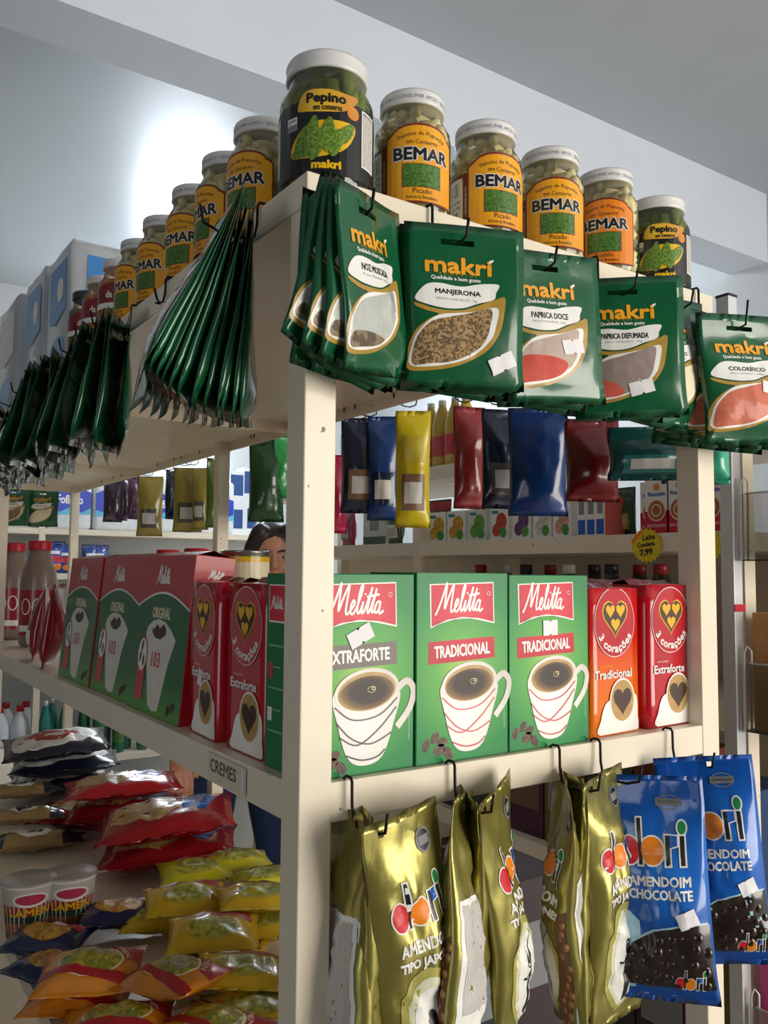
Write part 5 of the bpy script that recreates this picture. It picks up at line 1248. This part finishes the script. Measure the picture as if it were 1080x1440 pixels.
# ------------------------------------------------------------------ display stand with clear bins at the right
m_alu = M('aluminium', 'dcdedf', .35, metal=.25, var=.05, scale=20); m_acr = clear('acrylic', 'e9e9e6', .96, .04)
DX = 1.20; DY = on(1014, 800, 0, DX).y-.03
ds = thing('display_stand', 'aluminium display stand with clear acrylic bins at the right picture edge', 'display stand', (DX, DY, FLOOR))
boxo('upright', 0, .030, 0, .030, 0, .635-FLOOR, m_alu, ds, .001); boxo('upright_cap', -.001, .031, -.001, .031, .635-FLOOR, .640-FLOOR, m_cap_b, ds)
boxo('upright', .62, .65, 0, .030, 0, .635-FLOOR, m_alu, ds, .001); boxo('base_foot', -.02, .67, -.18, .16, 0, .03, m_alu, ds, .003)
for zc in (.19, -.16, -.84):
    z = zc-FLOOR; o = bpy.data.objects.new('acrylic_bin', None); COL.objects.link(o); o.parent = ds; o.location = (0, 0, z)
    x0, x1 = .016, .63
    def panel(nm, pts, th=.003, m=m_acr):
        bm = bmesh.new(); v = [bm.verts.new(q) for q in pts]; f = bm.faces.new(v); bm.normal_update(); n = f.normal*th
        e = bmesh.ops.extrude_face_region(bm, geom=[f]); bmesh.ops.translate(bm, vec=n, verts=[q for q in e['geom'] if isinstance(q, bmesh.types.BMVert)]); bmesh.ops.recalc_face_normals(bm, faces=bm.faces[:]); return mk(nm, bm, m, o)
    panel('front_panel', [(x0, -.16, -.12), (x1, -.16, -.12), (x1, -.20, .02), (x0, -.20, .02)]); panel('bottom_panel', [(x0, -.16, -.12), (x1, -.16, -.12), (x1, -.005, -.12), (x0, -.005, -.12)])
    panel('side_panel', [(x0, -.16, -.12), (x0, -.005, -.12), (x0, -.005, .02), (x0, -.20, .02)])
    bm = bmesh.new(); tube(bm, [(.012, -.004, -.12), (.008, -.012, -.118), (.010, -.012, .04), (.014, -.018, .055), (.018, -.024, .045), (.02, -.02, -.118)], .0022, 6); mk('wire_bracket', bm, m_alu, o)
    bm = bmesh.new(); tube(bm, [(.014, -.02, .02), (.016, -.2, .022), (x1, -.2, .022)], .002, 6); mk('rim_wire', bm, m_alu, o)
boxo('price_strip', -.004, .032, -.0035, -.001, -.035-FLOOR, -.020-FLOOR, m_red, ds)
m_bread = M('bread_crust', 'b5804a', .7, var=.35, scale=18, col2='8a5a30')
for zc, n in ((.19, 3), (-.16, 3)):
    for k in range(n):
        t = thing('bread_bag', 'clear bag of brown rolls in the %s bin, %s one' % ('upper' if zc > 0 else 'middle', ('left', 'middle', 'right')[k]), 'bread bag', (DX+.10+k*.17, DY-.115, zc-.114), (0, 0, R_(10*k)), 'bagged rolls in the bins')
        r0 = random.Random(k+7); bm = bmesh.new()
        for j in range(7): ball(bm, (r0.uniform(-.04, .04), r0.uniform(-.03, .03), .03+.022*j), .035, .03, .027, 2)
        mk('bread_rolls', bm, m_bread, t)['kind'] = 'stuff'
        p = Pouch(.15, .24, .12, wr=.006, seed=60+k, fold=.01, pin=.2); o = p.mesh('clear_bag', clear('bag_film', 'f0ece6', .84, .15, body=1), t, nu=12, nv=14); o.location = (0, 0, .122)
        bm = bmesh.new(); box(bm, -.03, .03, -.066, -.064, .03, .07); mk('bag_label', bm, m_blu if k != 1 else m_wht, t)
for k, (zc, c, lb, x) in enumerate(((-.16, 'd8a060', 'orange and blue biscuit carton standing in the middle acrylic bin', .10), (-.84, 'd84a8a', 'bright pink carton standing in the lowest acrylic bin', .10), (-.84, '8a4a5a', 'plum carton standing in the lowest acrylic bin', .24))):
    shelf_box(lb, DX+x, DY-.058, zc-.117, .12, .045, .24, M('edge_'+c, c, .4), 0, [(-.45, .45, .6, .95, m_blu), (-.45, .45, .1, .25, m_blu)] if k == 0 else None, None, 'carton', 'carton_box')
# ------------------------------------------------------------------ shopper behind the rack
hx = on(383, 760, 0, .95); px_ = on(340, 1100, 0, .95)
root = Vector((px_.x, px_.y, FLOOR)); YAW = face_cam(hx, 6)
pers = thing('person', 'person with dark hair in blue jeans standing behind the rack, hand on the shelf', 'person', root, (0, 0, YAW))
RI = Matrix.Rotation(-YAW, 3, 'Z')
def loc_(w): return RI @ (Vector(w)-root)
HD = loc_((hx.x, hx.y, FLOOR+1.545)); hxl, hyl = HD.x, HD.y       # head centre in the figure's own frame
HN = loc_((.695, 2.10, -.662)); 
m_skin = M('skin', 'c98f72', .5, var=.08, scale=20, bump=.05, bscale=90); m_hair = M('dark_hair', '18120f', .45, var=.3, kind='wave', scale=40, col2='2a201a')
m_jean = M('blue_denim', '27406f', .8, kind='noise', scale=180, col2='1d3158', bump=.2, bscale=300); m_shirt = M('navy_tshirt', '2a3350', .8, var=.12, scale=12); m_shoe = M('dark_shoe', '2a2826', .5)
def limb(bm, pts):
    P_ = [Vector(p[:3]) for p in pts]; rr = [p[3] for p in pts]; Q = []; q = []
    for i in range(len(P_)-1):
        for k in range(6): t = k/6; Q.append(P_[i].lerp(P_[i+1], t)); q.append(rr[i]+(rr[i+1]-rr[i])*(3*t*t-2*t*t*t))
    Q.append(P_[-1]); q.append(rr[-1]); tube(bm, Q, q, 12)
    for p, r in ((P_[0], rr[0]), (P_[-1], rr[-1])): ball(bm, p, r, r, r, 2)
def skinned(name, bm, mat, vox, it=6):
    o = mk(name, bm, mat, pers); m = o.modifiers.new('remesh', 'REMESH'); m.mode = 'VOXEL'; m.voxel_size = vox; m.use_smooth_shade = True
    s = o.modifiers.new('smooth', 'SMOOTH'); s.iterations = it; s.factor = .5; return o
NE = (hxl*.8, hyl*.8, 1.40); CH = (hxl*.6, hyl*.6+.01, 1.24); WA = (hxl*.25, hyl*.25, 1.04); PE = (0, 0, .90)
SL = (hxl*.7-.175, hyl*.7+.01, 1.335); SR = (hxl*.7+.175, hyl*.7+.01, 1.335)
d = (Vector((HN.x, HN.y, HN.z))-Vector(SL)); EL = Vector(SL)+d*.5+Vector((-.07, .06, -.10))
WR = Vector((HN.x, HN.y, HN.z))+(EL-Vector((HN.x, HN.y, HN.z))).normalized()*.085
bm = bmesh.new()
# torso, neck, head with brow, cheeks, nose, chin and ears
for p, rx, ry, rz in ((CH, .145, .095, .16), (WA, .125, .085, .13), (PE, .150, .100, .13)): ball(bm, p, rx, ry, rz, 3)
limb(bm, [CH+(.08,), NE+(.052,), (hxl, hyl+.012, 1.47, .050)])
ball(bm, (hxl, hyl+.018, 1.565), .076, .092, .090, 3); ball(bm, (hxl, hyl-.012, 1.515), .064, .070, .092, 3); ball(bm, (hxl, hyl-.045, 1.452), .030, .030, .026, 2)
for s in (-1, 1): ball(bm, (hxl+s*.036, hyl-.045, 1.505), .027, .028, .026, 2); ball(bm, (hxl+s*.075, hyl+.012, 1.53), .010, .018, .031, 2)
limb(bm, [(hxl, hyl-.080, 1.548, .008), (hxl, hyl-.094, 1.515, .012), (hxl, hyl-.090, 1.507, .014)])
ball(bm, (hxl, hyl-.076, 1.478), .022, .012, .006, 2); ball(bm, (hxl, hyl-.075, 1.468), .019, .011, .006, 2)
# arms; the figure's right arm reaches the shelf, the other hangs
limb(bm, [SL+(.052,), tuple(EL)+(.040,), tuple(WR)+(.026,)])
limb(bm, [SR+(.052,), (SR[0]+.05, SR[1]+.03, 1.06, .040), (SR[0]+.06, SR[1]-.03, .83, .026)])
def hand(wr, dr, nrm, curl):
    wr = Vector(wr); dr = Vector(dr).normalized(); nrm = Vector(nrm).normalized(); sd = dr.cross(nrm).normalized(); nrm = sd.cross(dr)
    limb(bm, [tuple(wr)+(.026,), tuple(wr+dr*.045)+(.030,)])
    for k in range(4): limb(bm, [tuple(wr+dr*.02+sd*(k-1.5)*.014)+(.014,), tuple(wr+dr*.082+sd*(k-1.5)*.019)+(.0125,)])
    for k, ln in enumerate((.070, .080, .074, .056)):
        b0 = wr+dr*.085+sd*(k-1.5)*.0215; d1 = (dr-nrm*curl*.35).normalized(); d2 = (dr-nrm*curl).normalized()
        limb(bm, [tuple(b0)+(.0095,), tuple(b0+d1*ln*.5)+(.009,), tuple(b0+d1*ln*.5+d2*ln*.5)+(.0075,)])
    b0 = wr+dr*.028-sd*.028; limb(bm, [tuple(b0)+(.013,), tuple(b0+dr*.030-sd*.022-nrm*.008)+(.0105,), tuple(b0+dr*.062-sd*.026-nrm*.016)+(.009,)])
hand(WR, Vector((HN.x, HN.y, HN.z))-WR, (0, -.4, 1), .7)
hand((SR[0]+.06, SR[1]-.03, .83), (0, -.12, -1), (1, 0, 0), .35)
LG = lambda s: [(s*.085, 0, .90, .095), (s*.105, -.005, .68, .075), (s*.125, -.01, .46, .052), (s*.130, .01, .28, .050), (s*.135, .02, .085, .036)]
for s in (-1, 1): limb(bm, LG(s)); limb(bm, [(s*.135, .03, .045, .036), (s*.145, -.11, .03, .028)])
skinned('body', bm, m_skin, .0055, 4)
bm = bmesh.new()
ball(bm, (PE[0], PE[1], .90), .163, .115, .115, 3)
for s in (-1, 1): limb(bm, [(s*.085, 0, .90, .104), (s*.105, -.005, .68, .088), (s*.125, -.01, .46, .068), (s*.130, .01, .28, .066), (s*.135, .02, .075, .062)])
skinned('jeans', bm, m_jean, .010, 4)
bm = bmesh.new()
for p, rx, ry, rz in ((CH, .158, .110, .165), (WA, .145, .105, .16), ((0, 0, .93), .172, .122, .09)): ball(bm, p, rx, ry, rz, 3)
limb(bm, [SL+(.066,), tuple(Vector(SL).lerp(EL, .62))+(.060,)]); limb(bm, [SR+(.066,), (SR[0]+.035, SR[1]+.02, 1.14, .060)]); limb(bm, [SL+(.055,), (hxl*.8, hyl*.8, 1.36, .062), SR+(.055,)])
skinned('shirt', bm, m_shirt, .010, 5)
bm = bmesh.new()
ball(bm, (hxl, hyl+.030, 1.572), .086, .100, .098, 3); ball(bm, (hxl, hyl+.075, 1.47), .070, .050, .12, 3)
for s in (-1, 1): limb(bm, [(hxl+s*.045, hyl-.035, 1.625, .032), (hxl+s*.074, hyl-.015, 1.57, .026), (hxl+s*.080, hyl+.02, 1.50, .022), (hxl+s*.070, hyl+.05, 1.40, .02)])
skinned('hair', bm, m_hair, .007, 3)
for s in (-1, 1):
    bm = bmesh.new(); ball(bm, (hxl+s*.031, hyl-.0685, 1.538), .0125, .008, .0065, 2); e = mk('eye', bm, M('eye_white', 'd8d4ce', .2), pers)
    bm = bmesh.new(); ball(bm, (hxl+s*.031, hyl-.0755, 1.538), .0052, .002, .0052, 2); mk('iris', bm, m_hair, e)
    bm = bmesh.new(); limb(bm, [(hxl+s*.014, hyl-.080, 1.556, .003), (hxl+s*.032, hyl-.079, 1.561, .0035), (hxl+s*.050, hyl-.064, 1.555, .0025)]); mk('eyebrow', bm, m_hair, pers)
    bm = bmesh.new(); limb(bm, [(s*.135, .045, .048, .048), (s*.14, -.03, .045, .046), (s*.148, -.13, .038, .036)]); skinned('shoe', bm, m_shoe, .008, 3)
bm = bmesh.new(); limb(bm, [(hxl-.022, hyl-.076, 1.473, .0035), (hxl, hyl-.084, 1.4725, .0045), (hxl+.022, hyl-.076, 1.473, .0035)]); mk('lips', bm, M('lips', 'a4594c', .45), pers)
# ------------------------------------------------------------------ batten lamp added out of view to brighten the back aisle
fl = thing('added_lamp', 'added white batten lamp, out of view, brightening the back aisle', 'lamp', (2.4, 3.0, CEIL))
boxo('lamp_body', -.03, .03, -.6, .6, -.05, 0, m_white, fl, .004)
bm = bmesh.new(); tube(bm, [(0, -.58, -.075), (0, .58, -.075)], .013, 10); mk('lamp_tube', bm, M('lamp_glow', 'f4faff', .4, emit=240., var=.01), fl)
for s in (-1, 1): boxo('tube_holder', -.012, .012, s*.585-.012, s*.585+.012, -.09, -.05, m_white, fl)
